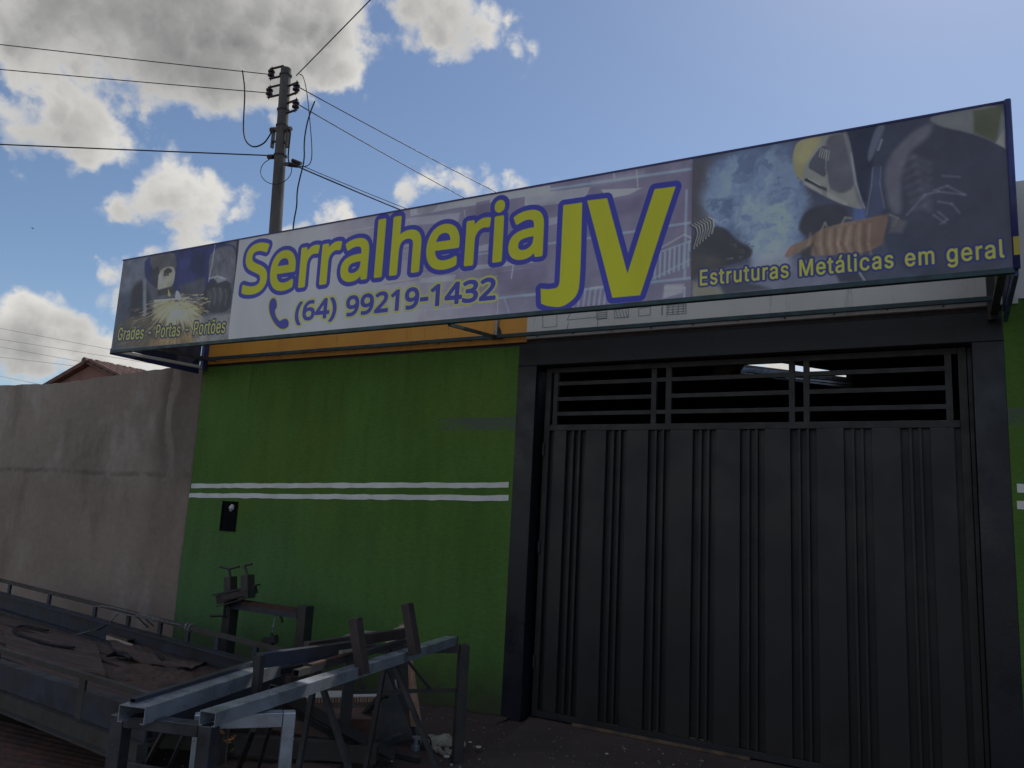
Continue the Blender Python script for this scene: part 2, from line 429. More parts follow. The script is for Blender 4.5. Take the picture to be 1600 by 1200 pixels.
def mat_plaster():
    k = NT('bare_cement_render')
    base = k.mix(k.mr(k.noise(1.1, 6, .6), .3, .7), (.36, .295, .245), (.285, .235, .20))
    pink = k.mr(k.noise(.8, 4, .6, k.vec((1, 1, .6), (5, 0, 2))), .45, .65)
    base = k.mix(k.math('MULTIPLY', pink, .5), base, (.345, .25, .205))
    pale = k.mr(k.noise(1.3, 6, .62, k.vec((1, 1, .7), (1, 0, 7))), .50, .66)
    base = k.mix(k.math('MULTIPLY', pale, .75), base, (.42, .37, .325))
    damp = k.mr(k.noise(1.15, 6, .62, k.vec((1.2, 1, .55), (8.3, 0, 3))), .55, .72)
    base = k.mix(k.math('MULTIPLY', damp, .7), base, (.175, .135, .115))
    # a few water runs, strongest below the coping
    streak = k.math('MULTIPLY', k.mr(k.noise(1.3, 6, .65, k.vec((2.4, 1, .34), (2.3, 0, 0))), .56, .74), k.mr(k.axis(2), 1.2, 2.9, .15, .8))
    base = k.mix(k.math('MULTIPLY', streak, .55), base, (.15, .115, .10))
    # the darker old patch beside the painted wall, with a pale tongue in it
    xx = k.math('ADD', k.axis(0), k.math('MULTIPLY', k.noise(1.5, 5), .7))
    px = k.mr(xx, -7.68, -7.45); tongue = k.math('MULTIPLY', k.mr(xx, -7.42, -7.36), k.mr(xx, -7.20, -7.28, 0., 1.))
    px = k.math('SUBTRACT', px, k.math('MULTIPLY', tongue, .7))
    up = k.mr(k.math('ADD', k.axis(2), k.math('MULTIPLY', k.noise(2.1, 4), .6)), 1.9, 2.5, .45, 1.)
    base = k.mix(k.math('MULTIPLY', k.math('MULTIPLY', px, up), .8), base, (.15, .12, .105))
    # joint between two lifts of render
    zz = k.math('ADD', k.axis(2), k.math('MULTIPLY', k.noise(2.5, 6, .65), .16))
    j = k.math('MULTIPLY', k.mr(zz, 1.885, 1.91), k.mr(zz, 1.97, 1.93, 0., 1.))
    jr = k.mr(k.noise(3.1, 5, .6), .36, .56)
    base = k.mix(k.math('MULTIPLY', k.math('MULTIPLY', j, jr), .6), base, (.15, .11, .10))
    lowf = k.mr(zz, 1.6, 1.98, 1., 0.)
    base = k.mix(k.math('MULTIPLY', lowf, .4), base, (.29, .205, .17))
    mott = k.mr(k.noise(12, 6, .7), .3, .7, .92, 1.07)
    hs = k.n('ShaderNodeHueSaturation'); k.link(base, hs.inputs['Color']); k.link(mott, hs.inputs['Value']); base = hs.outputs['Color']
    pit = k.mr(k.noise(38, 3, .6, k.vec((1, 1, 1), (9, 0, 4))), .73, .77)
    base = k.mix(k.math('MULTIPLY', pit, .6), base, (.08, .06, .055))
    h = k.math('ADD', k.noise(4.5, 6, .62), k.math('MULTIPLY', k.noise(45, 4), .10))
    k.bump(h, .5, .03)
    return k.set(base, .9, 0, .2)


def mat_ground(name, a, b, groove=None):
    k = NT(name)
    c = k.mix(k.mr(k.noise(1.6, 6, .6), .3, .7), a, b)
    c = k.mix(k.math('MULTIPLY', k.mr(k.noise(14, 4, .6), .55, .75), .5), c, tuple(min(1, x * 1.7) for x in a))
    h = k.math('ADD', k.noise(5, 5), k.math('MULTIPLY', k.noise(70, 4), .5))
    k.bump(h, .5, .02)
    return k.set(c, .85, 0, .3)


def mat_gate():
    k = NT('gate_charcoal_paint')
    c = k.mix(k.mr(k.noise(1.7, 5, .6), .3, .7), (.0185, .0188, .0222), (.0145, .0145, .0165))
    dust = k.mr(k.math('ADD', k.axis(2), k.math('MULTIPLY', k.noise(3, 5, .6), .6)), .25, .95, 1., 0.)
    c = k.mix(k.math('MULTIPLY', dust, .55), c, (.036, .027, .022))
    hand = k.mr(k.noise(2.2, 5, .65, k.vec((1.6, 1, .8), (4, 0, 1))), .56, .72)
    c = k.mix(k.math('MULTIPLY', hand, .4), c, (.030, .028, .028))
    scr = k.mr(k.noise(22, 2, .5, k.vec((3.5, 1, .16), (2, 0, 6))), .76, .79)
    c = k.mix(k.math('MULTIPLY', scr, .5), c, (.10, .095, .09))
    k.bump(k.math('ADD', k.noise(1.6, 3, .5, k.vec((1.4, 1, .6))), k.math('MULTIPLY', k.noise(90, 2), .015)), .35, .03)
    return k.set(c, k.mr(k.noise(2.6, 5, .6), .3, .7, .34, .58), 0, .4)
MAT['gate'] = mat_gate()
MAT['niche'] = simple('niche_shade_black', (.004, .004, .005), None, .8, 0., 9., .1, .1)  # near black stands in for the shade inside the meter recess
MAT['navy'] = simple('navy_sheet', (.014, .017, .05), (.010, .012, .03), .5, 0., 4., .05)
MAT['threshold'] = simple('worn_brown_wood', (.16, .10, .06), (.07, .05, .04), .85, 0., 9., .3)
MAT['green'] = mat_green(); MAT['plaster'] = mat_plaster()
MAT['pavement'] = mat_ground('dusty_red_concrete', (.075, .05, .045), (.05, .036, .034))
MAT['ramp'] = mat_ground('dusty_ramp_concrete', (.085, .062, .055), (.06, .045, .042))
MAT['earth'] = mat_ground('red_earth', (.20, .11, .075), (.14, .08, .058))
MAT['asphalt'] = mat_ground('old_asphalt', (.055, .052, .05), (.04, .04, .04))
NOTO = {'S': (440, ['403,153 400,121 392,92 378,66 359,44 335,26 307,11 274,1 238,-6 198,-8 137,-5 83,4 41,19 41,88 62,80 86,72 113,65 142,59 171,56 201,55 228,56 252,60 273,66 290,74 305,85 316,98 324,113 329,129 330,147 329,164 325,180 318,194 308,207 295,218 277,230 255,241 228,252 196,265 131,294 114,305 98,317 85,330 74,344 65,359 57,375 52,393 49,413 48,435 51,464 58,490 71,513 89,533 110,550 136,563 165,573 197,579 231,581 262,580 290,577 318,572 343,565 367,558 389,549 366,487 302,508 278,513 254,516 229,517 207,516 187,513 169,507 155,499 142,489 133,478 126,464 122,450 121,434 122,416 126,400 133,386 143,373 156,362 172,351 193,341 217,330 246,318 278,306 307,293 332,279 353,264 371,247 385,228 395,206 401,181']), 'e': (452, ['234,438 269,435 301,427 329,414 354,396 374,373 390,346 402,315 409,281 411,244 411,201 117,201 122,157 134,119 154,90 181,69 215,56 254,52 280,53 305,56 327,60 392,82 392,20 370,11 349,4 327,-1 304,-5 279,-7 251,-8 212,-5 176,3 143,17 114,36 90,61 70,91 56,126 47,167 44,212 47,257 55,297 68,333 86,364 108,390 134,411 164,426 198,435', '233,380 202,377 175,366 154,348 137,323 125,293 119,257 338,257 336,281 333,302 326,322 318,338 306,353 292,364 276,373 256,378']), 'r': (331, ['269,438 295,437 319,433 310,368 287,372 264,374 248,373 232,369 217,363 202,355 189,346 176,334 166,321 156,305 149,289 143,270 140,251 139,229 139,0 68,0 68,430 126,430 134,351 137,351 147,367 158,381 170,395 183,407 198,418 214,426 231,433 249,437']), 'a': (450, ['231,437 279,433 318,422 347,403 368,375 381,338 385,293 385,0 334,0 320,61 317,61 304,46 292,33 279,22 265,13 250,5 234,-1 216,-5 195,-7 172,-8 148,-7 124,-2 103,6 84,16 68,30 55,48 45,68 39,92 37,119 43,159 59,192 87,219 127,238 179,251 243,257 316,259 316,285 313,317 306,342 293,359 275,371 253,378 227,380 205,379 183,376 163,370 106,347 84,400 104,410 126,419 151,426 177,432 204,436', '252,208 204,203 167,195 141,182 124,165 113,144 110,119 112,97 120,79 132,66 148,56 167,51 188,49 223,52 253,62 279,79 299,103 311,134 315,172 315,210']), 'l': (207, ['139,0 68,0 68,609 139,609']), 'h': (496, ['139,431 138,399 135,370 140,370 149,385 161,397 174,407 188,416 204,424 221,429 238,434 255,436 273,437 306,435 335,430 360,421 382,408 399,391 413,370 423,344 429,314 431,280 431,0 361,0 361,275 358,307 351,333 338,353 319,367 295,376 265,379 235,377 210,370 189,360 173,347 160,329 150,308 144,283 140,254 139,222 139,0 68,0 68,609 139,609']), 'i': (207, ['139,430 139,0 68,0 68,430', '104,591 115,590 124,586 133,580 140,572 144,560 145,546 144,532 140,521 133,512 124,506 115,502 104,501 93,502 83,506 75,512 68,521 64,532 63,546 64,560 68,572 75,580 83,586 93,590']), '(': (241, ['32,220 33,263 38,306 45,348 54,389 67,429 83,468 103,504 125,540 150,573 217,573 182,521 154,465 132,407 116,346 107,284 103,221 105,179 109,139 116,98 126,58 139,19 154,-20 172,-57 192,-92 216,-127 150,-127 125,-94 103,-60 83,-24 67,14 54,53 45,94 38,135 33,177']), ')': (241, ['209,220 207,177 203,135 196,94 186,53 173,14 158,-24 139,-60 116,-94 91,-127 25,-127 48,-92 69,-57 87,-20 102,19 114,58 124,98 131,139 136,179 137,221 136,263 131,304 124,346 114,386 102,426 87,465 69,503 48,539 24,573 91,573 116,540 139,504 158,468 173,429 186,389 196,348 203,306 207,263']), '6': (459, ['44,245 45,278 47,310 51,342 57,374 64,404 75,433 87,461 103,486 121,510 143,530 168,548 196,562 228,572 265,578 306,581 344,579 377,573 377,513 344,520 308,523 273,521 242,515 216,504 193,491 173,474 158,454 145,431 134,407 127,380 121,352 117,322 115,291 119,291 128,303 138,315 150,326 163,335 178,343 194,350 213,355 233,357 255,358 287,356 316,349 342,338 365,322 384,303 400,279 412,251 419,220 421,184 419,147 411,112 399,82 382,55 361,33 336,15 307,2 275,-5 239,-8 212,-6 187,-1 163,7 140,19 119,35 101,54 84,76 70,103 59,133 51,166 46,204', '238,51 270,55 297,66 320,84 337,109 348,143 351,184 348,218 339,247 324,271 302,289 274,300 241,303 217,301 195,296 175,287 157,276 143,263 131,248 122,232 117,215 115,198 116,181 119,163 123,146 129,129 137,114 146,99 158,85 170,74 185,64 201,57 219,53']), '4': (459, ['443,130 359,130 359,0 291,0 291,130 17,130 17,190 286,576 359,576 359,193 443,193', '291,374 291,412 293,444 294,474 295,500 292,500 276,468 257,438 86,193 291,193']), '9': (459, ['417,328 416,295 414,263 410,231 405,199 397,168 387,139 374,112 358,86 340,63 318,42 293,25 265,11 232,0 195,-6 154,-8 117,-6 82,0 82,60 115,53 152,50 188,52 218,58 245,68 268,82 287,99 303,118 316,141 327,165 334,192 340,221 344,250 346,281 341,281 332,269 322,258 310,247 297,238 282,230 266,223 247,218 227,215 204,214 173,216 144,223 118,235 95,250 76,270 61,294 49,321 42,352 40,387 43,426 50,460 63,491 80,517 101,540 127,557 156,570 188,578 223,581 250,579 275,574 299,565 322,553 342,537 361,518 377,495 391,469 402,439 410,406 415,369', '223,521 192,518 165,507 142,488 124,463 113,429 110,388 113,354 122,325 137,301 158,284 186,273 220,269 244,271 266,276 286,285 304,296 318,310 330,325 339,341 344,358 346,374 345,392 342,409 338,426 332,443 324,459 315,474 304,487 291,499 277,508 260,516 242,520']), '2': (459, ['417,0 38,0 38,59 188,210 261,287 280,309 295,331 306,353 315,376 320,399 322,424 318,453 309,477 294,496 273,510 249,518 221,520 194,519 169,514 147,506 126,495 104,482 83,466 45,513 94,548 113,557 132,565 153,572 174,577 197,580 221,581 255,579 285,572 313,562 336,548 356,531 372,510 384,485 391,458 394,428 392,399 386,371 375,344 361,318 344,292 324,267 247,185 128,67 128,64 417,64']), '1': (459, ['285,0 216,0 216,400 216,439 217,470 219,499 196,477 169,455 108,405 71,452 226,573 285,573']), '3': (459, ['395,439 394,414 389,392 381,372 370,355 356,339 340,326 321,316 300,307 277,302 277,298 319,290 353,276 379,255 398,229 409,198 413,163 410,131 403,101 390,74 371,50 348,30 318,14 283,2 241,-6 193,-8 164,-7 136,-5 110,-1 85,5 60,13 36,23 36,89 61,78 87,69 114,61 141,56 168,52 194,51 241,55 278,65 305,81 324,104 335,132 339,164 337,187 331,206 320,223 306,236 288,247 265,255 240,261 211,264 179,265 123,265 123,326 180,326 209,327 236,332 259,339 278,350 294,362 307,377 316,394 321,413 323,434 320,460 311,481 295,498 274,511 249,519 219,521 199,521 181,519 164,515 117,498 75,473 39,521 61,537 87,550 115,563 147,573 181,579 218,581 273,576 317,563 352,540 376,511 390,477']), '-': (258, ['32,184 32,246 226,246 226,184'])}
INTER = {'G': (520, ['269,-7 225,-3 185,7 149,25 118,49 91,79 69,116 53,157 43,203 40,254 43,305 53,352 69,393 91,429 117,459 149,484 184,501 223,512 265,516 291,514 316,510 340,504 363,494 384,483 403,469 421,453 436,436 449,416 460,395 468,373 474,349 408,349 402,365 395,379 387,393 378,406 368,417 356,427 344,436 330,443 315,448 300,453 283,455 265,456 236,453 209,445 183,432 160,414 141,392 125,364 113,332 106,295 103,254 106,213 113,177 125,145 141,117 161,95 184,76 210,63 238,56 269,53 296,55 322,61 345,71 365,85 382,102 396,123 407,147 413,173 415,202 434,199 283,199 283,256 478,256 478,200 475,160 466,124 451,91 431,62 406,38 377,19 344,5 308,-4']), 'r': (259, ['53,0 53,379 112,379 112,321 115,321 124,339 137,354 152,367 171,377 191,383 213,385 229,384 243,384 243,322 230,324 207,326 190,324 174,321 159,315 146,306 135,296 126,284 119,269 115,254 114,237 114,0']), 'a': (389, ['160,-9 137,-7 115,-3 94,5 76,15 60,29 48,45 38,63 32,84 30,108 32,128 36,146 43,161 53,174 64,184 78,193 92,200 108,206 125,211 178,220 234,227 247,229 257,231 265,235 271,240 274,246 276,255 276,257 275,272 272,285 267,297 260,307 251,315 240,322 227,327 212,330 196,331 178,330 163,327 149,322 137,316 127,309 118,301 110,292 104,283 100,274 41,291 51,313 64,331 79,346 95,358 114,368 133,375 153,380 173,383 194,384 239,379 255,375 271,369 286,360 300,350 312,336 322,320 330,301 335,278 337,251 337,0 277,0 277,52 272,52 252,25 242,16 229,8 215,1 199,-4 181,-7', '170,45 192,47 211,51 228,59 242,68 254,80 263,93 270,108 274,122 276,138 276,190 259,182 231,176 200,171 175,168 134,159 122,153 112,147 103,139 97,130 93,118 92,105 93,93 96,82 102,72 109,64 119,57 130,52 142,48 156,46']), 'd': (424, ['195,-8 165,-6 137,3 111,16 89,34 70,57 55,84 43,116 36,151 34,189 36,227 43,261 55,293 70,320 89,342 112,361 137,374 165,382 196,384 218,383 237,379 253,373 267,364 278,355 287,346 306,319 311,319 311,509 372,509 372,0 313,0 313,59 307,59 287,31 277,21 266,12 252,4 236,-3 217,-7', '205,47 226,49 246,55 263,65 278,78 290,95 299,115 306,138 310,162 312,189 310,216 306,241 300,263 290,282 278,299 263,312 246,322 227,328 205,330 182,328 162,322 145,311 130,298 118,281 108,261 102,239 98,215 96,189 98,163 102,139 109,117 118,97 130,80 145,66 162,55 182,49']), 'e': (404, ['212,-8 177,-5 145,3 117,16 92,35 72,58 56,85 44,116 37,150 34,187 36,224 44,258 55,290 71,317 91,340 115,359 142,373 172,382 205,384 226,383 246,380 266,374 285,366 303,355 319,341 334,324 347,305 357,282 365,256 370,227 371,194 371,169 75,169 75,221 338,221 310,202 308,226 304,248 298,269 288,286 277,301 263,314 246,323 227,328 205,330 183,328 164,323 146,313 131,301 119,286 109,270 102,251 97,231 96,211 96,178 98,151 102,127 110,106 121,88 135,73 151,61 169,53 190,48 212,46 227,47 241,49 254,53 265,58 276,65 285,73 294,82 300,93 306,105 365,91 358,72 348,55 335,39 320,26 302,14 283,4 261,-3 237,-7']), 's': (365, ['182,-8 157,-7 133,-3 112,3 93,12 76,24 62,38 50,54 41,73 36,94 94,107 101,87 111,72 124,60 141,52 160,47 181,45 206,47 227,53 244,62 258,74 265,88 268,103 266,115 262,126 254,136 243,144 229,150 212,155 149,170 118,180 92,192 72,208 58,227 50,249 47,274 49,295 55,314 65,332 79,347 95,360 115,370 137,378 161,383 187,384 212,383 234,379 254,372 271,363 286,352 299,339 309,324 318,308 324,290 268,277 262,291 254,304 243,316 228,325 210,331 187,333 166,331 147,326 131,317 119,305 111,292 109,277 110,264 115,253 124,243 136,235 152,229 172,223 229,209 261,200 287,187 306,171 320,153 328,131 331,107 329,85 323,65 312,47 298,31 281,18 260,6 236,-2 210,-7']), 'P': (445, ['60,0 60,509 235,509 272,506 305,499 332,487 356,471 375,452 390,430 400,404 407,377 409,348 407,318 400,291 390,265 375,243 356,223 332,207 305,195 272,188 235,186 109,186 109,242 233,242 257,244 279,248 297,256 312,266 324,279 333,294 339,310 343,328 344,348 343,367 339,385 333,402 324,416 312,428 297,439 279,446 257,451 232,452 125,452 125,0']), 'o': (415, ['207,-8 174,-5 144,3 117,16 93,35 72,58 56,85 44,116 37,150 34,187 37,225 44,260 56,291 72,318 93,341 117,360 144,374 174,382 207,384 241,382 271,374 299,360 323,341 343,318 359,291 371,260 379,225 381,187 379,150 371,116 359,85 343,58 323,35 299,16 271,3 241,-5', '207,46 231,49 252,55 270,66 285,80 298,97 307,117 314,139 318,163 319,187 318,212 314,236 307,258 298,278 285,296 270,310 252,321 231,328 207,330 184,328 163,321 145,310 130,296 118,278 108,258 102,236 98,212 96,187 98,163 102,139 108,117 118,97 130,80 145,66 163,55 184,49']), 't': (227, ['204,379 204,327 6,327 6,379', '65,471 126,471 126,98 127,83 130,70 136,61 144,55 156,51 170,50 185,51 202,54 213,2 192,-3 168,-4 138,-1 113,7 92,21 77,41 68,64 65,93']), 'õ': (415, ['207,-8 174,-5 144,3 117,16 93,35 72,58 56,85 44,116 37,150 34,187 37,225 44,260 56,291 72,318 93,341 117,360 144,374 174,382 207,384 241,382 271,374 299,360 323,341 343,318 359,291 371,260 379,225 381,187 379,150 371,116 359,85 343,58 323,35 299,16 271,3 241,-5', '207,46 231,49 252,55 270,66 285,80 298,97 307,117 314,139 318,163 319,187 318,212 314,236 307,258 298,278 285,296 270,310 252,321 231,328 207,330 184,328 163,321 145,310 130,296 118,278 108,258 102,236 98,212 96,187 98,163 102,139 108,117 118,97 130,80 145,66 163,55 184,49', '252,446 227,450 204,460 185,470 169,475 164,474 159,471 156,466 151,448 108,448 110,467 115,484 123,498 133,509 147,516 163,518 188,514 209,504 228,494 245,490 251,490 255,492 258,496 265,517 306,517 304,497 299,480 291,466 281,455 268,448']), '-': (453, ['337,244 337,188 114,188 114,244']), 'E': (419, ['60,0 60,509 372,509 372,452 125,452 125,286 355,286 355,229 125,229 125,57 375,57 375,0']), 'u': (410, ['182,-5 158,-3 135,2 115,11 97,23 82,39 69,59 60,82 54,109 53,139 53,379 114,379 114,144 116,117 124,94 137,75 154,61 175,53 200,50 218,51 234,55 249,62 263,71 274,83 283,97 290,113 295,132 296,153 296,379 357,379 357,0 298,0 298,92 307,92 294,60 277,35 257,17 234,5 209,-3']), 'M': (628, ['60,0 60,509 152,509 277,187 287,159 299,123 311,84 322,49 307,49 318,83 330,121 342,158 352,187 476,509 568,509 568,0 504,0 504,291 504,327 505,369 506,413 507,457 513,457 498,409 482,363 467,322 456,291 342,0 286,0 170,291 159,321 145,361 129,408 112,457 119,457 120,416 121,372 122,328 122,291 122,0']), 'á': (389, ['160,-9 137,-7 115,-3 94,5 76,15 60,29 48,45 38,63 32,84 30,108 32,128 36,146 43,161 53,174 64,184 78,193 92,200 108,206 125,211 178,220 234,227 247,229 257,231 265,235 271,240 274,246 276,255 276,257 275,272 272,285 267,297 260,307 251,315 240,322 227,327 212,330 196,331 178,330 163,327 149,322 137,316 127,309 118,301 110,292 104,283 100,274 41,291 51,313 64,331 79,346 95,358 114,368 133,375 153,380 173,383 194,384 239,379 255,375 271,369 286,360 300,350 312,336 322,320 330,301 335,278 337,251 337,0 277,0 277,52 272,52 252,25 242,16 229,8 215,1 199,-4 181,-7', '170,45 192,47 211,51 228,59 242,68 254,80 263,93 270,108 274,122 276,138 276,190 259,182 231,176 200,171 175,168 134,159 122,153 112,147 103,139 97,130 93,118 92,105 93,93 96,82 102,72 109,64 119,57 130,52 142,48 156,46', '162,429 210,529 278,529 212,429']), 'l': (189, ['139,-2 112,0 91,8 74,20 62,37 55,59 53,84 53,509 114,509 114,99 114,83 117,71 120,62 126,57 135,53 146,52 160,53 170,54 181,3 162,-1']), 'i': (167, ['53,0 53,379 114,379 114,0', '84,443 73,444 63,448 54,455 47,463 43,472 41,483 43,494 47,504 54,512 63,518 73,522 84,524 95,522 105,518 114,512 121,504 125,494 126,483 125,472 121,463 114,455 105,448 95,444']), 'c': (396, ['207,-8 174,-5 144,3 117,16 93,35 72,58 56,85 44,116 37,150 34,187 37,225 44,260 56,291 72,318 93,341 117,360 144,374 174,382 207,384 226,384 243,381 260,377 276,371 291,364 305,356 318,346 330,335 340,322 349,308 356,293 362,277 303,262 290,289 270,311 242,325 207,330 184,328 163,321 145,310 130,296 118,278 108,258 102,236 98,212 96,187 98,163 102,139 108,117 118,97 130,80 145,66 163,55 184,49 207,46 243,52 271,66 292,89 304,117 363,102 357,86 350,70 341,56 331,43 319,32 306,21 292,12 277,5 261,-1 244,-5 226,-7']), 'm': (610, ['53,0 53,379 112,379 112,295 108,295 114,314 122,331 132,346 144,358 158,368 172,376 187,382 203,385 219,386 245,383 268,375 287,361 303,342 314,320 321,295 312,295 318,312 326,329 337,343 350,356 364,366 381,375 398,381 417,385 437,386 458,385 478,380 497,372 514,361 529,346 541,328 550,307 555,283 557,255 557,0 496,0 496,254 493,279 485,298 473,313 456,323 438,329 419,330 402,329 387,326 374,320 363,312 353,302 345,290 340,277 336,263 335,247 335,0 274,0 274,260 272,280 265,297 253,311 238,322 220,328 199,330 185,329 171,326 158,320 145,312 135,302 126,289 119,274 115,257 114,238 114,0']), 'n': (410, ['114,227 114,0 53,0 53,379 112,379 112,287 102,287 116,319 132,344 152,362 175,374 200,382 227,384 252,383 275,377 295,369 313,356 328,340 341,321 350,298 355,271 357,240 357,0 296,0 296,235 293,263 286,286 273,304 256,318 235,326 210,329 192,328 176,324 161,317 147,308 136,297 126,283 119,266 115,248']), 'g': (425, ['207,-151 180,-149 156,-146 134,-140 114,-132 97,-122 82,-110 70,-97 59,-84 51,-69 101,-41 122,-66 131,-74 142,-82 154,-88 169,-93 187,-96 207,-97 236,-95 261,-87 282,-75 298,-58 308,-34 311,-6 311,68 306,68 287,41 277,32 266,23 252,16 236,10 217,6 195,5 165,7 138,14 113,27 90,43 71,65 55,90 43,120 36,154 34,191 36,229 43,263 55,293 71,320 90,342 112,361 138,374 166,382 196,384 218,383 237,379 253,373 267,365 279,356 288,346 308,319 313,319 313,379 372,379 372,-9 370,-40 363,-67 350,-90 334,-109 314,-124 291,-136 265,-144 237,-149', '205,59 227,61 246,66 264,75 278,87 290,103 300,121 307,142 311,166 312,193 311,219 307,242 300,264 291,283 279,299 264,312 247,322 227,328 205,330 182,328 163,322 145,312 130,298 118,282 109,262 102,241 98,218 96,193 98,167 102,144 109,123 118,104 131,88 145,76 163,66 183,61'])}

# ------------------------------------------------------------------ the printed banner (a flat print, drawn here)
SX0, SX1, SZ0, SZ1, SY = -7.25, 0.315, 3.005, 3.93, 4.66     # the banner's edges and distance
PX = 400.0
CW, CH = int(round((SX1 - SX0) * PX)), int(round((SZ1 - SZ0) * PX))
ART = np.zeros((CH, CW, 3), dtype=np.float32)
nrng = np.random.RandomState(3)


def cv(pts):
    """survey positions -> print positions (print pixels, from the lower left corner)"""
    q = [ony(x, y, SY) for x, y in pts]
    return np.array([((p.x - SX0) * PX, (p.z - SZ0) * PX) for p in q])


def segdist(P, X, Y):
    """signed distance to a closed polygon list (even-odd), negative inside"""
    d = np.full(X.shape, 1e9, np.float32); ins = np.zeros(X.shape, bool)
    for poly in P:
        n = len(poly)
        for i in range(n):
            x0, y0 = poly[i]; x1, y1 = poly[(i + 1) % n]
            ex, ey = x1 - x0, y1 - y0; L = ex * ex + ey * ey
            if L < 1e-9: continue
            t = np.clip(((X - x0) * ex + (Y - y0) * ey) / L, 0, 1)
            np.minimum(d, (X - x0 - t * ex) ** 2 + (Y - y0 - t * ey) ** 2, out=d)
            if y0 != y1:
                c = ((y0 <= Y) != (y1 <= Y)) & (X < x0 + (Y - y0) * ex / ey)
                ins ^= c
    d = np.sqrt(d); return np.where(ins, -d, d)


def field(P, pad):
    A = np.concatenate(P); x0, y0 = np.floor(A.min(0) - pad).astype(int); x1, y1 = np.ceil(A.max(0) + pad).astype(int)
    x0, y0, x1, y1 = max(x0, 0), max(y0, 0), min(x1, CW), min(y1, CH)
    if x1 <= x0 or y1 <= y0: return None
    Y, X = np.mgrid[y0:y1, x0:x1].astype(np.float32) + .5
    return slice(y0, y1), slice(x0, x1), segdist(P, X, Y)


def put(sl, mask, col):
    c = np.array(col, np.float32) / 255.0
    ART[sl] = ART[sl] * (1 - mask[..., None]) + c * mask[..., None]


def chaikin(p, closed=True, it=2):
    p = np.asarray(p, float)
    for _ in range(it):
        q = np.roll(p, -1, 0) if closed else p[1:]
        a = p if closed else p[:-1]
        m = np.stack([a * .78 + q * .22, a * .22 + q * .78], 1).reshape(-1, 2)
        p = m if closed else np.concatenate([p[:1], m, p[-1:]])
    return p


def poly(pts, col, blur=0.0, a=1.0, grow=0.0, it=2):
    r = field([chaikin(cv(pts), True, it if len(pts) > 4 else 0)], 3 + grow + blur * 2)
    if r is None: return
    w = max(1.0, blur * 2.0); t = np.clip(.5 - (r[2] - grow) / w, 0, 1)
    put((r[0], r[1]), (t * t * (3 - 2 * t)) * a, col)


def stroke(pts, w, col, a=1.0, blur=0.0):
    p = cv(pts)
    for i in range(len(p) - 1):
        m = 2 + w + blur * 2; q = p[i:i + 2]
        x0, y0 = np.floor(q.min(0) - m).astype(int); x1, y1 = np.ceil(q.max(0) + m).astype(int)
        x0, y0, x1, y1 = max(x0, 0), max(y0, 0), min(x1, CW), min(y1, CH)
        if x1 <= x0 or y1 <= y0: continue
        Y, X = np.mgrid[y0:y1, x0:x1].astype(np.float32) + .5
        e = q[1] - q[0]; L = max(e @ e, 1e-6); t = np.clip(((X - q[0][0]) * e[0] + (Y - q[0][1]) * e[1]) / L, 0, 1)
        d = np.hypot(X - q[0][0] - t * e[0], Y - q[0][1] - t * e[1])
        put((slice(y0, y1), slice(x0, x1)), np.clip(.5 - (d - w / 2) / (1 + blur * 2), 0, 1) * a, col)


def noise2(h, w, cell, seed):
    r = np.random.RandomState(seed); out = np.zeros((h, w), np.float32); amp = .5
    while cell >= 3:
        gh, gw = int(h / cell) + 3, int(w / cell) + 3; g = r.rand(gh, gw).astype(np.float32)
        y = np.arange(h) / cell; x = np.arange(w) / cell; yi = y.astype(int); xi = x.astype(int)
        fy = (y - yi)[:, None]; fx = (x - xi)[None, :]; fy = fy * fy * (3 - 2 * fy); fx = fx * fx * (3 - 2 * fx)
        out += amp * ((g[yi][:, xi] * (1 - fx) + g[yi][:, xi + 1] * fx) * (1 - fy) + (g[yi + 1][:, xi] * (1 - fx) + g[yi + 1][:, xi + 1] * fx) * fy)
        amp *= .55; cell /= 2
    return out


def speckle(x0, x1, lo, hi, cell, seed):
    """photographic unevenness over a span of the print"""
    n = noise2(CH, x1 - x0, cell, seed); n = (n - n.min()) / (n.max() - n.min())
    ART[:, x0:x1] *= (lo + (hi - lo) * n)[..., None]


XA, XB = int(1.675 * PX), int(5.855 * PX)


def tl(xs, ys, o=(160, 340), s=.25):
    return [(o[0] + x * s, o[1] + y * s) for x, y in zip(xs, ys)]


def Z2(*p): return [(160 + x * .25, 340 + y * .25) for x, y in p]
def Z3(*p): return [(360 + x * .3125, 260 + y * .3125) for x, y in p]
def Z4(*p): return [(820 + x * .3125, 220 + y * .3125) for x, y in p]
def Z5(*p): return [(1200 + x * .35, 140 + y * .35) for x, y in p]


# --- left picture: angle grinder throwing sparks
ART[:, :XA] = np.array((72, 74, 82)) / 255.
poly(Z2((60, 260), (270, 230), (250, 820), (40, 840)), (84, 88, 98), 22)
poly(Z2((90, 480), (180, 460), (170, 800), (60, 820)), (60, 66, 80), 18)
poly(Z2((190, 420), (270, 380), (330, 620), (300, 760), (165, 720), (170, 560)), (34, 35, 42), 17)
poly(Z2((255, 380), (276, 380), (278, 700), (252, 700)), (100, 103, 110), 7)
poly(Z2((270, 225), (860, 120), (840, 430), (640, 450), (480, 470), (320, 430), (262, 370)), (30, 36, 78), 4)
poly(Z2((480, 260), (640, 250), (560, 420), (470, 440)), (38, 44, 88), 14)
poly(Z2((560, 200), (660, 190), (630, 380), (540, 330)), (24, 30, 66), 12)
poly(Z2((480, 430), (640, 370), (650, 560), (520, 520)), (64, 66, 74), 12)
poly(Z2((300, 225), (450, 205), (470, 300), (440, 345), (345, 350), (300, 300)), (74, 73, 74), 5)
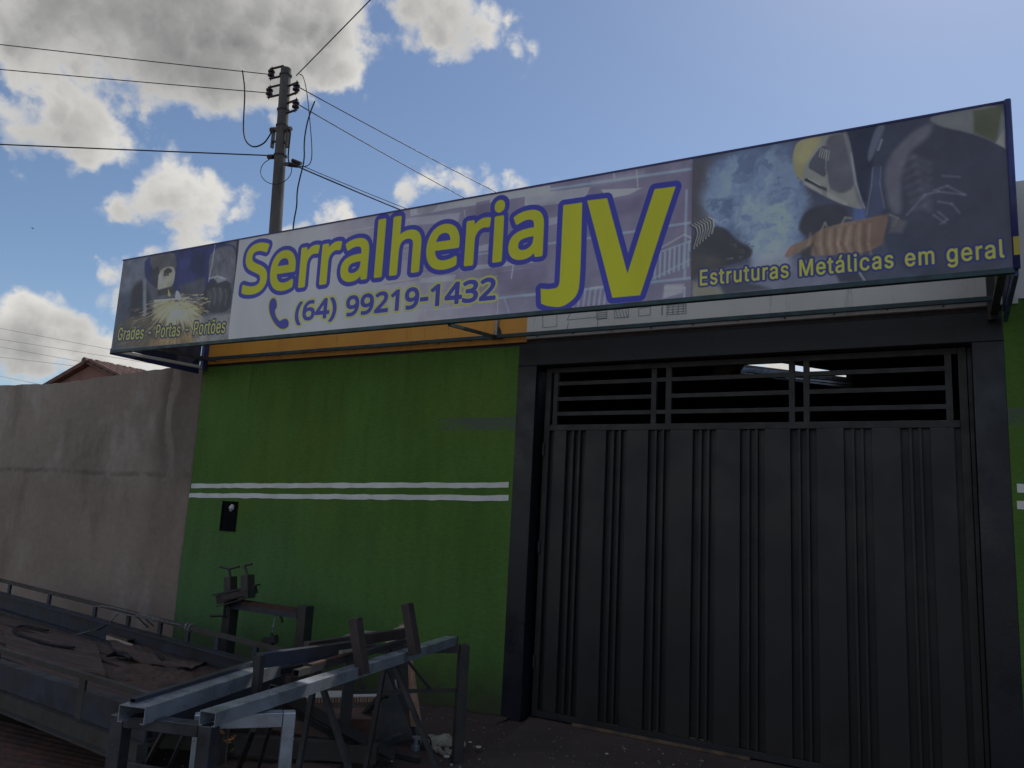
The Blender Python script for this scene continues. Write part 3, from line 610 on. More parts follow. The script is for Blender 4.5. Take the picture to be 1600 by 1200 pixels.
for k in range(60):
    x = 305 + nrng.rand() * 150; y = 220 + nrng.rand() * 115; g = 50 + nrng.rand() * 50
    stroke(Z2((x, y), (x + nrng.randn() * 10, y + 10 + nrng.rand() * 20)), 3.0, (g, g, g + 3), .4, 2)
poly(Z2((320, 320), (360, 300), (350, 450), (318, 420), (300, 360)), (44, 44, 50), 5)
poly(Z2((362, 318), (440, 303), (460, 330), (452, 400), (430, 445), (350, 462), (345, 420)), (132, 128, 112), 3)
poly(Z2((385, 335), (410, 312), (438, 325), (436, 345), (388, 352)), (44, 42, 40), 2)
poly(Z2((352, 360), (372, 350), (372, 440), (350, 450)), (150, 146, 132), 2)
poly(Z2((384, 348), (404, 342), (404, 366), (384, 368)), (60, 58, 52), 1.5)
poly(Z2((406, 346), (416, 344), (418, 362), (407, 364)), (48, 46, 44), 1)
for x in (380, 395, 410, 425): stroke(Z2((x, 385), (x - 4, 440)), 1.5, (150, 146, 130), .6)
poly(Z2((345, 455), (455, 425), (455, 475), (350, 490)), (48, 46, 44), 3)
poly(Z2((670, 200), (840, 160), (832, 420), (760, 400), (690, 380), (660, 400)), (80, 81, 88), 5)
for k in range(90):
    x = 690 + nrng.rand() * 130; y = 190 + nrng.rand() * 190; g = 45 + nrng.rand() * 75
    stroke(Z2((x, y), (x + nrng.randn() * 7, y + 15 + nrng.rand() * 30)), 3.4, (g, g, g + 6), .4, 2)
stroke(Z2((705, 170), (690, 260), (662, 400)), 5, (140, 142, 150), .7, 1)
stroke(Z2((665, 380), (720, 365), (770, 385)), 5, (150, 150, 152), .7, 1)
poly(Z2((640, 440), (700, 380), (790, 390), (815, 470), (800, 590), (640, 600), (620, 500)), (38, 39, 45), 5)
for k in range(10):
    x = 670 + k * 13; stroke(Z2((x, 440), (x + 14, 500), (x - 4, 585)), 3, (62, 62, 66), .6, 1)
for fx_, fy_ in ((668, 470), (700, 452), (738, 450), (772, 462)):
    poly(Z2((fx_ - 14, fy_ - 16), (fx_ + 12, fy_ - 18), (fx_ + 20, fy_ + 40), (fx_ + 6, fy_ + 100), (fx_ - 12, fy_ + 96), (fx_ - 20, fy_ + 40)), (58, 58, 62), 5, .8)
    stroke(Z2((fx_ - 4, fy_ - 8), (fx_ + 8, fy_ + 30), (fx_ - 2, fy_ + 80)), 4, (92, 92, 94), .6, 3)
poly(Z2((690, 372), (750, 368), (778, 392), (720, 410)), (128, 128, 128), 5, .7)
poly(Z2((500, 560), (640, 520), (650, 600), (560, 620)), (46, 44, 42), 6)
poly(Z2((560, 625), (815, 600), (805, 780), (570, 800)), (112, 110, 108), 8)
poly(Z2((100, 640), (320, 600), (600, 660), (600, 800), (60, 830)), (76, 70, 60), 18)
poly(Z2((320, 515), (540, 498), (545, 506), (330, 530)), (170, 166, 152), 1)
poly(Z2((330, 530), (460, 515), (420, 640), (320, 640)), (104, 96, 78), 8, .8)
cen = (468, 505)
for k in range(420):
    a = math.pi * (.03 + .94 * nrng.rand()); a = math.pi / 2 + (a - math.pi / 2) * (0.55 + .45 * nrng.rand())
    r0 = 20 + nrng.rand() * 60; r1 = r0 + 40 + nrng.rand() * (230 if abs(a - math.pi / 2) < .75 else 120)
    g = .62 + .38 * nrng.rand(); c = (206 * g, 188 * g, 138 * g)
    stroke(Z2((cen[0] + math.cos(a) * r0, cen[1] + math.sin(a) * r0), (cen[0] + math.cos(a) * r1, cen[1] + math.sin(a) * r1 * .98)), 1.2 + nrng.rand() * 1.8, c, .55)
poly(Z2((440, 530), (490, 530), (530, 650), (400, 650)), (196, 184, 148), 16, .55)
for k in range(110):
    x = 480 + nrng.rand() ** 1.5 * 170; y = 480 + nrng.rand() * 110; L = 8 + nrng.rand() * 22; g = .55 + .45 * nrng.rand()
    stroke(Z2((x, y), (x + L, y + (y - 500) * .08 - 2)), 2 + nrng.rand() * 2, (200 * g, 180 * g, 126 * g), .7)
poly(Z2((455, 505), (466, 448), (490, 480), (498, 510), (478, 520)), (188, 178, 150), 2)
poly(Z2((412, 490), (414, 445), (430, 480), (428, 496)), (150, 138, 82), 1.5)
for k in range(26):
    x = 170 + nrng.rand() * 150; y = 560 + nrng.rand() * 140; L = 18 + nrng.rand() * 30
    stroke(Z2((x, y), (x + L, y - L * (.1 + .4 * nrng.rand()))), 2.4, (150, 130, 92), .6)
for k in range(40):
    x = 90 + nrng.rand() * 480; y = 730 + nrng.rand() * 70
    stroke(Z2((x, y), (x + 12 + 20 * nrng.rand(), y + 14 * nrng.rand() - 20)), 3, (140, 112, 72), .5)
poly(Z2((300, 760), (560, 720), (560, 790), (280, 815)), (150, 118, 70), 14, .5)
stroke(Z2((846, 140), (836, 330), (822, 470)), 9, (22, 22, 30), .85, 1)
speckle(0, XA, .80, 1.18, 40, 11)

# --- middle: pale field going over into a mauve picture of a steel roof
g_ = np.linspace(0, 1, XB - XA)[None, :, None]
v_ = np.linspace(0, 1, CH)[:, None, None]
f_ = np.clip((g_ * 1.0 + v_ * .26 - .30) / .50, 0, 1); f_ = f_ * f_ * (3 - 2 * f_)
pale = np.array((176, 172, 167)) / 255. * (1 - .10 * v_)
mauve = np.array((114, 108, 126)) / 255. * (1 - .05 * g_)
ART[:, XA:XB] = pale * (1 - f_) + mauve * f_
M = (132, 126, 146); PA = (158, 160, 160); DK = (92, 84, 106); BL = (134, 150, 168)
for (p, c, b, a) in (
    (Z3((900, 215), (1240, 150), (1225, 190), (900, 250)), PA, 2, .7), (Z3((1180, 160), (1600, 95), (1600, 130), (1160, 205)), PA, 2, .75),
    (Z3((1230, 180), (1300, 165), (1295, 275), (1220, 290)), DK, 3, .7), (Z3((880, 260), (1150, 230), (1140, 275), (870, 300)), PA, 3, .5),
    (Z3((1230, 400), (1290, 385), (1285, 420), (1225, 425)), PA, 2, .6), (Z3((1160, 500), (1540, 462), (1535, 480), (1150, 525)), PA, 2, .65),
    (Z3((960, 560), (1130, 540), (1120, 575), (950, 585)), PA, 2, .6), (Z3((1330, 520), (1580, 490), (1580, 560), (1330, 590)), DK, 8, .45),
    (Z3((1350, 590), (1560, 560), (1550, 620), (1345, 640)), DK, 8, .4), (Z3((940, 200), (1000, 190), (1050, 185), (1000, 240), (930, 240)), (110, 108, 116), 2, .6),
    (Z4((0, 270), (330, 230), (300, 300), (0, 335)), PA, 2, .65), (Z4((380, 245), (590, 236), (520, 270), (420, 290)), PA, 1.5, .75),
    (Z4((330, 200), (600, 150), (600, 180), (330, 235)), M, 4, .5), (Z4((420, 300), (600, 270), (580, 350), (430, 385)), DK, 12, .7),
    (Z4((80, 395), (190, 375), (180, 410), (70, 440)), PA, 2, .5), (Z4((700, 720), (800, 715), (790, 760), (690, 790)), PA, 3, .65),
    (Z4((740, 180), (838, 140), (838, 430), (740, 440)), DK, 10, .35)):
    poly(p, c, b, a)
for (p, w, c, a) in (
    (Z4((0, 262), (840, 140)), 8, BL, .75), (Z4((120, 515), (840, 410)), 7, BL, .7), (Z4((0, 775), (840, 685)), 7, BL, .75),
    (Z4((560, 150), (566, 230)), 4, PA, .7), (Z4((810, 250), (800, 690)), 7, BL, .65), (Z4((640, 560), (800, 470), (838, 490)), 5, PA, .6),
    (Z4((670, 560), (838, 500)), 5, BL, .8), (Z4((640, 690), (838, 590)), 5, BL, .7),
    (Z3((1330, 660), (1600, 630)), 7, BL, .75), (Z3((1370, 660), (1400, 745)), 5, BL, .6), (Z3((1230, 440), (1345, 425)), 6, BL, .65),
    (Z3((560, 330), (900, 270)), 3, PA, .5), (Z3((740, 420), (1000, 380)), 3, PA, .5), (Z3((1420, 460), (1405, 560)), 4, PA, .7),
    (Z3((1170, 220), (1180, 290)), 3, PA, .6), (Z3((1480, 180), (1490, 215)), 3, PA, .7), (Z3((1340, 640), (1335, 745)), 3, PA, .6),
    (Z3((700, 745), (1200, 700)), 4, PA, .45), (Z3((850, 790), (1300, 745)), 4, PA, .45), (Z3((950, 545), (945, 620)), 3, PA, .5),
    (Z3((560, 600), (900, 570)), 3, PA, .35), (Z3((200, 480), (560, 440)), 3, PA, .35), (Z4((440, 130), (450, 190)), 4, PA, .6),
    (Z4((330, 735), (420, 725), (420, 800)), 5, PA, .6), (Z4((700, 735), (800, 735), (798, 780)), 5, PA, .7)):
    stroke(p, w, c, a, 1)
for k in range(8): stroke(Z4((655 + k * 24, 575 - k * 9), (650 + k * 24, 690 - k * 9)), 6, (140, 152, 170), .8, 1)
for k in range(7): stroke(Z4((250 + k * 26, 740 + k), (240 + k * 26, 840 - k * 3)), 6, (146, 150, 166), .65, 1)
for k in range(16):
    x = 560 + nrng.rand() * 900; y = 180 + nrng.rand() * 560 - x * .1
    stroke(Z3((x, y), (x + 60 + 160 * nrng.rand(), y - 14 - 16 * nrng.rand())), 2 + 3 * nrng.rand(), PA if nrng.rand() < .6 else DK, .32, 1)
# rain runs on the pale part
for k in range(26):
    x = 30 + nrng.rand() ** 1.3 * 900; y0 = 350 - x * .17; stroke(Z3((x, y0), (x - 14, y0 + 100 + 320 * nrng.rand())), 2 + 5 * nrng.rand(), (128, 124, 118), .14, 3)
stroke(Z3((190, 340), (182, 420), (178, 470)), 9, (140, 126, 104), .35, 4)
speckle(XA, XB, .90, 1.08, 60, 12)

# --- right picture: welder in mask and gauntlets
ART[:, XB:] = np.array((62, 66, 88)) / 255.
poly(Z4((838, 120), (960, 80), (940, 420), (838, 420)), (74, 70, 76), 12)
poly(Z4((940, 70), (1340, -30), (1370, 120), (1360, 300), (1160, 330), (960, 380), (900, 250)), (86, 104, 140), 26)
poly(Z4((880, 270), (960, 190), (1100, 150), (1320, 180), (1420, 300), (1400, 440), (1330, 560), (1150, 590), (1060, 480), (960, 420), (900, 350)), (112, 136, 166), 24)
poly(Z4((1010, 330), (1180, 280), (1360, 330), (1380, 430), (1300, 590), (1140, 590), (1060, 460)), (124, 150, 174), 22)
poly(Z4((1150, 480), (1330, 440), (1290, 640), (1140, 620)), (136, 154, 170), 20)
def smoke(pts, cols, blur, seed, lo=.40, hi=.62):
    r = field([chaikin(cv(pts))], 3 + blur * 2)
    n = noise2(CH, CW, 70, seed); n2 = noise2(CH, CW, 34, seed + 1)
    sy = np.clip((np.arange(CH)[:, None] + (n2 - .5) * 120).astype(int), 0, CH - 1); sx = np.clip((np.arange(CW)[None] + (n - .5) * 160).astype(int), 0, CW - 1)
    w_ = np.clip((n[sy, sx] - lo) / (hi - lo), 0, 1)[r[0], r[1]][..., None]
    e_ = (n2[sy, sx][r[0], r[1]] - .5) * 60
    m = np.clip(.5 - (r[2] + e_) / (blur * 2), 0, 1)[..., None]
    c = (np.array(cols[0]) * (1 - w_) + np.array(cols[1]) * w_) / 255.
    ART[r[0], r[1]] = ART[r[0], r[1]] * (1 - m) + c * m
smoke(Z4((900, 300), (950, 170), (1060, 90), (1200, 60), (1340, 90), (1400, 250), (1420, 400), (1340, 560), (1180, 600), (1090, 540), (1050, 460), (960, 410)), ((82, 100, 136), (114, 138, 168)), 14, 31)
smoke(Z4((1040, 330), (1180, 250), (1330, 330), (1370, 430), (1310, 590), (1150, 590), (1070, 470)), ((98, 122, 154), (132, 154, 176)), 20, 41)
poly(Z4((838, 480), (900, 430), (1000, 430), (1060, 500), (1140, 540), (1130, 590), (1010, 625), (930, 640), (838, 620)), (56, 56, 62), 5)
poly(Z4((828, 560), (1010, 600), (960, 660), (838, 690)), (66, 64, 62), 8)
for k in range(14):
    t = k / 13.; x = 832 + t * 90; y = 425 - t * 40
    stroke(Z4((x, y), (x + 22, y + 12), (x + 30 - t * 6, y + 42), (x + 8 + t * 6, y + 120 - t * 40)), 4.2, (150, 150, 142) if k % 2 else (36, 36, 40), .85, 1)
for k in range(30):
    x = 1030 + nrng.rand() * 110; y = 480 + nrng.rand() * 110; g = 44 + nrng.rand() * 100
    stroke(Z4((x, y), (x + nrng.randn() * 16, y + 4 * nrng.randn())), 3, (g, g, g), .5, 1)
poly(Z4((838, 690), (1000, 640), (1400, 560), (1600, 610), (1600, 760), (838, 800)), (100, 102, 122), 14)
poly(Z4((1160, 560), (1330, 530), (1330, 640), (1130, 650)), (142, 152, 164), 12, .8)
poly(Z4((838, 700), (980, 740), (1010, 775), (838, 800)), (124, 118, 96), 6)
poly(Z4((960, 700), (1060, 690), (1230, 740), (1000, 770)), (58, 62, 72), 8)
# dark side of the scene behind the mask
poly(Z5((300, 180), (740, 110), (1080, 70), (1090, 800), (700, 850), (560, 780), (480, 560), (430, 540), (380, 300)), (54, 57, 76), 4)
poly(Z5((350, 190), (500, 150), (430, 540), (395, 460)), (40, 44, 66), 4)
poly(Z5((480, 165), (530, 150), (490, 250), (455, 330), (440, 300)), (86, 90, 110), 4)
stroke(Z5((508, 225), (492, 270)), 5, (120, 122, 134), .8, 1)
poly(Z5((700, 130), (830, 90), (1060, 60), (1060, 270), (960, 215), (800, 180)), (112, 114, 112), 5)
poly(Z5((915, 95), (1050, 70), (1020, 240), (920, 195)), (84, 86, 60), 5)
poly(Z5((1055, 175), (1060, 265), (1015, 240)), (132, 132, 124), 2)
# jacket
poly(Z5((520, 330), (600, 220), (700, 160), (840, 180), (960, 215), (1060, 265), (1090, 420), (1090, 800), (760, 830), (640, 640), (560, 570), (520, 470)), (58, 58, 74), 4)
poly(Z5((515, 380), (540, 300), (640, 190), (740, 140), (730, 200), (620, 290), (590, 420), (600, 560), (545, 550)), (92, 90, 102), 8)
for k in range(7):
    stroke(Z5((600 + k * 9, 330 + k * 34), (650 + k * 8, 300 + k * 36), (720, 330 + k * 34)), 6, (120, 118, 128), .35, 8)
for (p) in (((620, 560), (700, 470), (760, 455), (880, 470)), ((760, 500), (820, 510), (855, 550)), ((740, 450), (800, 430), (880, 470)), ((780, 385), (855, 390)), ((760, 545), (800, 580), (770, 600)), ((740, 560), (790, 595))):
    stroke(Z5(*p), 4, (130, 130, 144), .45, 2)
poly(Z5((465, 345), (505, 340), (500, 420), (520, 560), (440, 570), (470, 440)), (60, 66, 96), 3)
stroke(Z5((468, 350), (462, 430), (440, 560)), 3, (110, 112, 124), .7, 1)
stroke(Z5((505, 345), (500, 420), (520, 530)), 3, (104, 104, 118), .7, 1)
poly(Z5((380, 520), (430, 510), (440, 590), (380, 600)), (70, 88, 140), 6)
# mask
poly(Z5((130, 228), (240, 205), (350, 188), (370, 260), (385, 380), (410, 480), (430, 540), (350, 520), (250, 475), (160, 420), (118, 370), (108, 300)), (132, 130, 118), 2)
poly(Z5((130, 228), (250, 206), (215, 260), (160, 340), (150, 410), (118, 370), (108, 300)), (152, 142, 88), 4)
poly(Z5((255, 210), (350, 190), (372, 280), (395, 430), (330, 470), (270, 440), (258, 350)), (84, 84, 92), 5)
poly(Z5((330, 190), (360, 190), (410, 480), (430, 540), (395, 500), (370, 330)), (108, 108, 112), 3)
poly(Z5((170, 345), (240, 245), (275, 262), (262, 400), (215, 370)), (74, 76, 88), 2)
for k in range(5): stroke(Z5((238 + k * 9, 262 + k * 3), (228 + k * 10, 300 + k * 4)), 2.6, (140, 138, 120), .8)
for k in range(5): stroke(Z5((275 + k * 18, 206 - k * 3), (290 + k * 18, 240 - k * 3)), 3, (92, 90, 84), .7)
stroke(Z5((170, 402), (235, 440)), 7, (40, 42, 50), .95, 1)
stroke(Z5((180, 398), (240, 432)), 2, (170, 168, 150), .7)
poly(Z5((235, 430), (262, 440), (262, 480), (245, 470)), (58, 60, 70), 2)
poly(Z5((150, 420), (240, 470), (350, 525), (360, 505), (260, 455), (170, 408)), (150, 148, 138), 3, .7)
stroke(Z5((262, 270), (258, 350), (272, 450)), 2.5, (150, 148, 140), .6, 1)
stroke(Z5((372, 285), (392, 420), (432, 530)), 3, (148, 148, 148), .7, 1)
# smoke darkness under the mask
poly(Z5((165, 540), (260, 510), (350, 520), (360, 580), (260, 640), (170, 660), (130, 620)), (54, 54, 62), 6)
# gauntlets
poly(Z5((75, 740), (110, 690), (180, 670), (240, 620), (360, 590), (430, 580), (540, 555), (520, 640), (500, 700), (420, 730), (300, 740), (200, 745), (160, 720), (95, 745)), (126, 100, 80), 3)
poly(Z5((400, 590), (540, 556), (510, 690), (420, 725)), (118, 88, 70), 7)
for k in range(13):
    x = 190 + k * 22; stroke(Z5((x, 640 - k * 4 + nrng.rand() * 12), (x - 8 + nrng.randn() * 6, 690), (x + 6, 735)), 5, (96, 68, 50) if k % 2 else (160, 126, 94), .55, 2)
for p in (((240, 625), (255, 595), (262, 610)), ((330, 600), (345, 572), (372, 575)), ((545, 560), (580, 575), (560, 610)), ((180, 690), (160, 730))):
    stroke(Z5(*p), 5, (128, 118, 106), .8, 1)
poly(Z5((150, 720), (200, 690), (190, 770), (150, 760)), (52, 50, 52), 5, .8)
poly(Z5((75, 745), (100, 700), (120, 705), (95, 750)), (150, 100, 84), 4)
poly(Z5((550, 560), (620, 590), (600, 640), (540, 640)), (96, 92, 92), 6, .8)
poly(Z5((300, 820), (420, 810), (440, 850), (320, 860)), (52, 54, 68), 5)
stroke(Z5((410, 820), (430, 850)), 5, (150, 150, 155), .7, 1)
speckle(XB, CW, .90, 1.10, 46, 13)
gray_ = ART[:, XB:].mean(2, keepdims=True); ART[:, XB:] = (ART[:, XB:] * .72 + gray_ * .28) * .92 + .012  # flare haze put into the print: colours greyed, blacks slightly lifted

# --- lettering
def glyphs(table, text, x, y, s, sx=1.0, track=0.0, slope=0.0):
    """outlines of a line of text, print pixels; s = size of 1000 units"""
    out = []
    for ch in text:
        if ch == ' ': x += 250 * s * sx / 1000 + track; continue
        adv, sp = table[ch]
        P = []
        for p in sp:
            a = np.array([tuple(map(float, q.split(','))) for q in p.split()])
            P.append(np.stack([x + a[:, 0] * s * sx / 1000, y + a[:, 1] * s / 1000], 1))
        out.append(P); dx = adv * s * sx / 1000 + track; x += dx; y += dx * slope
    return out, x


def letter(P, fill, line, bold, lw, fade=None):
    return (P, fill, line, bold, lw)


def draw(Ps, fill, line, bold, lw, line2=None, lw2=0.0, fill2=None):
    fs = [field(P, bold + lw + lw2 + 3) for P in Ps]
    for (extra, c) in ((lw + lw2, line2), (lw, line)):
        if c is None: continue
        for r in fs:
            if r is not None: put((r[0], r[1]), np.clip(.5 - (r[2] - bold - extra), 0, 1), c)
    for r in fs:
        if r is None: continue
        m = np.clip(.5 - (r[2] - bold), 0, 1)
        if fill2 is None: put((r[0], r[1]), m, fill)
        else:
            t = np.linspace(0, 1, m.shape[0])[:, None, None]
            c = (np.array(fill) * (1 - t) + np.array(fill2) * t) / 255.
            sl = (r[0], r[1]); ART[sl] = ART[sl] * (1 - m[..., None]) + c * m[..., None]


def fit(table, text, x0, x1, y, s, track=0.0, slope=0.0):
    _, w = glyphs(table, text, 0, 0, s, 1.0, 0)
    n = len(text); sx = (x1 - x0 - track * n) / w
    return glyphs(table, text, x0, y, s, sx, track, slope)[0]


YEL, YEL2, BLU = (202, 170, 12), (182, 156, 22), (38, 42, 122)
def K(v): return v * PX
hN = 612.0                                                    # ascender of the 'l' in the outline table
asc = max(float(q.split(',')[1]) for q in NOTO['l'][1][0].split())
sS = (K(.485) - 2 * 4.5) / asc * 1000
draw(fit(NOTO, 'Serralheria', K(1.765), K(4.825), K(.398) + 4.5, sS, 0.0), YEL, BLU, 5.8, 15, None, 0, YEL2)
J = [Z4((196, 325), (286, 312), (276, 620), (274, 660))]
hook = np.array(Z4((274, 660), (266, 770), (190, 832), (110, 824), (84, 812)))
hook2 = np.array(Z4((82, 742), (120, 746), (176, 736), (180, 640), (184, 560)))
J[0] = J[0] + [tuple(p) for p in chaikin(hook, False, 3)] + [tuple(p) for p in chaikin(hook2, False, 3)]
Vv = [Z4((316, 302), (410, 290), (512, 672), (652, 245), (752, 232), (575, 770), (440, 782))]
draw([[cv(J[0])], [cv(Vv[0])]], (204, 172, 8), BLU, 1.5, 16, None, 0, (182, 156, 22))
ph = [chaikin(cv(Z2((1050, 515), (1068, 500), (1086, 520), (1088, 560), (1074, 580), (1082, 620), (1108, 652), (1122, 640), (1150, 632), (1166, 655), (1160, 685), (1128, 698), (1096, 682), (1064, 640), (1044, 590), (1042, 545))))]
draw([ph], (44, 48, 120), (164, 150, 44), 1.0, 4.5)
asc6 = max(float(q.split(',')[1]) for q in NOTO['6'][1][0].split())
sP = (K(.178) - 8) / asc6 * 1000
num = fit(NOTO, '(64)', K(2.455), K(2.92), K(.100) + 3, sP, 0, .012) + fit(NOTO, '99219-1432', K(3.01), K(4.43), K(.100) + 3, sP, 0, .010)
draw(num, (44, 48, 116), (150, 150, 142), 3.4, 2.6, (166, 152, 40), 4.2)
capI = max(float(q.split(',')[1]) for q in INTER['E'][1][0].split())
draw(fit(INTER, 'Estruturas Metálicas em geral', K(5.905), K(7.535), K(.068), K(.098) / capI * 1000, 3.0, -.006), (166, 152, 58), (40, 44, 92), 1.0, 4.5)
draw(fit(INTER, 'Grades - Portas - Portões', K(.075), K(1.635), K(.094), K(.125) / capI * 1000, 2.0, -.022), (170, 158, 60), (30, 34, 66), .8, 5.2)

# display tones of the survey -> base colours of the print
lin = np.where(ART <= .04045, ART / 12.92, ((np.clip(ART, 0, 1) + .055) / 1.055) ** 2.4)
PRINT_GAIN = 2.95
lin = np.clip(lin * PRINT_GAIN, 0.005, .84)
enc = np.where(lin <= .0031308, lin * 12.92, 1.055 * lin ** (1 / 2.4) - .055)
img = bpy.data.images.new('banner_print', CW, CH, alpha=False)
buf = np.ones((CH, CW, 4), np.float32); buf[..., :3] = enc
img.pixels.foreach_set(buf.ravel()); img.update(); img.pack()

# ------------------------------------------------------------------ ground
def flat(name, pts, z, m, kind='structure'):
    b = MB(); b.add([(x, y, z) for x, y in pts], [list(range(len(pts)))]); return obj(name, b, m, kind=kind)


gb = MB()
gb.add([(-900, -900, -.012), (900, -900, -.012), (900, 900, -.012), (-900, 900, -.012)], [[0, 1, 2, 3]])
obj('ground', gb, MAT['earth'], kind='structure')
flat('road', [(-60, -9), (60, -9), (60, 0.2), (-60, 0.2)], -.006, MAT['asphalt'])
kb = MB(); kb.box(-60, 60, .2, .34, -.12, .012); obj('kerb', kb, MAT['concrete'], kind='structure', bevel=.012)
# pavement with a tooled surface: shallow combed grooves, real relief near the camera's left
pv = MB(); pv.add([(-60, .34, 0), (60, .34, 0), (60, 5.9, 0), (-60, 5.9, 0)], [[0, 1, 2, 3]])
obj('pavement', pv, MAT['pavement'], kind='structure')
# sloping slab that leads up to the gate, its left edge curving out of the wall
cur = [onz(815, 1137, .0), onz(800, 1150, .0), onz(770, 1170, .0), onz(738, 1191, .0)]
edge = [(p.x, p.y) for p in cur]
rp = MB(); zs = .026
top = [(-3.02, 5.86)] + edge + [(edge[-1][0] - .15, 3.6), (.6, 3.6), (.6, 5.86)]
rp.prism([(x, y, -.02) for x, y in top], (0, 0, .02 + zs))
obj('driveway_slab', rp, MAT['ramp'], kind='structure', bevel=.012)

# ------------------------------------------------------------------ the workshop building
GX0, GX1 = -3.03, 0.135          # doorway
GT = 2.85                        # its head
YG = YF + .105                   # the gate's face
LFT, RGT = -7.2, 3.2
B = thing('workshop_building', 'green workshop with dark gateway and orange and white band behind the sign', 'building', (-3.2, YF, 0))
w = MB(); w.box(LFT, -3.206, YF, YF + .16, -.1, 3.03)
obj('green_wall', w, MAT['green'], B)
w = MB(); w.box(.312, RGT, YF, YF + .16, -.1, 3.113)
obj('green_wall', w, MAT['green'], B)
# dark surround: two jambs and the head, each a hand proud of nothing - butt jointed
w = MB(); w.box(-3.206, GX0, YF - .004, YF + .30, -.1, GT); w.box(GX1, .312, YF - .004, YF + .30, -.1, GT)
w.box(-3.206, .312, YF - .004, YF + .30, GT, 3.05)
obj('door_surround', w, MAT['surround'], B, bevel=.006)
# band behind the sign
w = MB(); w.box(LFT, -3.137, YF - .012, YF + .14, 3.06, 3.90); obj('fascia_board', w, MAT['orange'], B, label='orange painted half of the band')
w = MB(); w.box(-3.137, .40, YF - .012, YF + .14, 3.085, 3.90); w.box(.40, RGT, YF - .012, YF + .14, 3.116, 3.90)
obj('fascia_board', w, MAT['white'], B, label='white half of the band')
# thin gap between wall and band: its shadow drawn as a recessed dark strip
w = MB(); w.box(LFT, -3.206, YF + .02, YF + .14, 3.03, 3.06); w.box(-3.206, .345, YF + .03, YF + .14, 3.05, 3.085); obj('gap_shade_strip', w, MAT['black_steel'], B)
for k, xx in enumerate((-6.62, -5.42, -4.22, -1.92, -.70)):
    w = MB(); w.box(xx - .012, xx + .012, YF - .0145, YF - .012, 3.062 if k < 3 else 3.087, 3.899); obj('cover_strip', w, MAT['orange' if k < 3 else 'white'], B)
for k in range(22):
    xx = -7.05 + k * .335
    if abs(xx + 3.14) < .1: continue
    w = MB(); w.tube([(xx, YF - .012, 3.10 + .004 * (k % 3)), (xx, YF - .017, 3.10 + .004 * (k % 3))], .007, 6); obj('screw', w, MAT['grey_steel'], B)
# faded drawings of gates left on the white band
dr = MB()
def pl(*pts):
    for a, b in zip(pts[:-1], pts[1:]):
        pa, pb = ony(*a, YF - .0135), ony(*b, YF - .0135); dr.bar(pa, pb, .001, .006, up=(0, 0, 1) if abs((pb - pa).normalized().z) < .7 else (1, 0, 0))
for (x0, y0, x1, y1) in ((848, 492, 870, 512), (932, 487, 948, 499), (960, 484, 982, 497), (998, 482, 1016, 494), (1034, 478, 1072, 492)):
    pl((x0, y0), (x1, y0 - 3)); pl((x1, y0 - 3), (x1, y1 - 2)); pl((x0, y0), (x0, y1)); pl((x0, y1), (x1, y1 - 2))
for k in range(5): pl((1036 + k * 8, 478 - k * .5), (1035 + k * 8, 492 - k * .5))
for k in range(3): pl((1034, 481 + k * 4), (1071, 478 + k * 4))
for k in range(4): pl((962 + k * 5, 485), (966 + k * 5, 497)); pl((934, 489 + k * 3), (948, 488 + k * 3))
pl((886, 500), (934, 495)); pl((888, 504), (886, 516)); pl((934, 490), (934, 513)); pl((886, 500), (892, 487)); pl((892, 487), (930, 483))
obj('faded_drawing', dr, MAT['pencil'], B, kind='stuff')
# painted stripes: two hand-painted lines with uneven edges
def stripe(xa, za, xb, zb, h, n):
    b = MB(); tp = []; bt = []
    for i in range(n + 1):
        t = i / n; x = xa + (xb - xa) * t; z = za + (zb - za) * t
        tp.append((x, z + h / 2 + rnd.uniform(-.004, .004))); bt.append((x, z - h / 2 + rnd.uniform(-.004, .004)))
    vs = [(x, YF - .0035, z) for x, z in bt + tp]; W = n + 1
    b.add(vs, [[i, i + 1, W + i + 1, W + i] for i in range(n)]); return b
s0 = ony(299, 759, YF); s1 = ony(795, 758, YF); obj('painted_stripe', stripe(-7.17, s0.z, s1.x, s1.z, .047, 46), MAT['stripe'], B)
s0 = ony(298, 774, YF); s1 = ony(795, 778.5, YF); obj('painted_stripe', stripe(-7.185, s0.z, s1.x, s1.z, .047, 46), MAT['stripe'], B)
s0 = ony(1589, 763, YF); obj('painted_stripe', stripe(s0.x, s0.z, 3.1, s0.z + .06, .05, 30), MAT['stripe'], B)
s0 = ony(1589, 789, YF); obj('painted_stripe', stripe(s0.x, s0.z, 3.1, s0.z + .06, .05, 30), MAT['stripe'], B)
# mortar fillet at the left corner
w = MB(); w.tube([(-7.20, YF + .006, .0), (-7.205, YF + .004, 1.0), (-7.197, YF + .006, 2.0), (-7.203, YF + .004, 3.02)], .013, 6); obj('mortar_fillet', w, MAT['plaster'], B)
# shell behind: side walls, back wall, floor, roof with an opening that lets the sky in
w = MB(); w.box(LFT, LFT + .15, YF + .16, 13.0, -.1, 3.55); w.box(RGT - .15, RGT, YF + .16, 13.0, -.1, 3.55); w.box(LFT, RGT, 13.0, 13.15, -.1, 3.55)
w.box(LFT + .15, -3.206, YF + .30, YF + .34, -.1, 3.40)
obj('inner_wall', w, MAT['inside'], B)
w = MB(); w.box(LFT + .15, RGT - .15, YF + .30, 13.0, -.08, .004); obj('inner_floor', w, MAT['inside'], B)
ZR = 3.40
qa, qb, qc, qd = onz(1150, 572, ZR), onz(1185, 562, ZR), onz(1322, 583, ZR), onz(1322, 593, ZR)
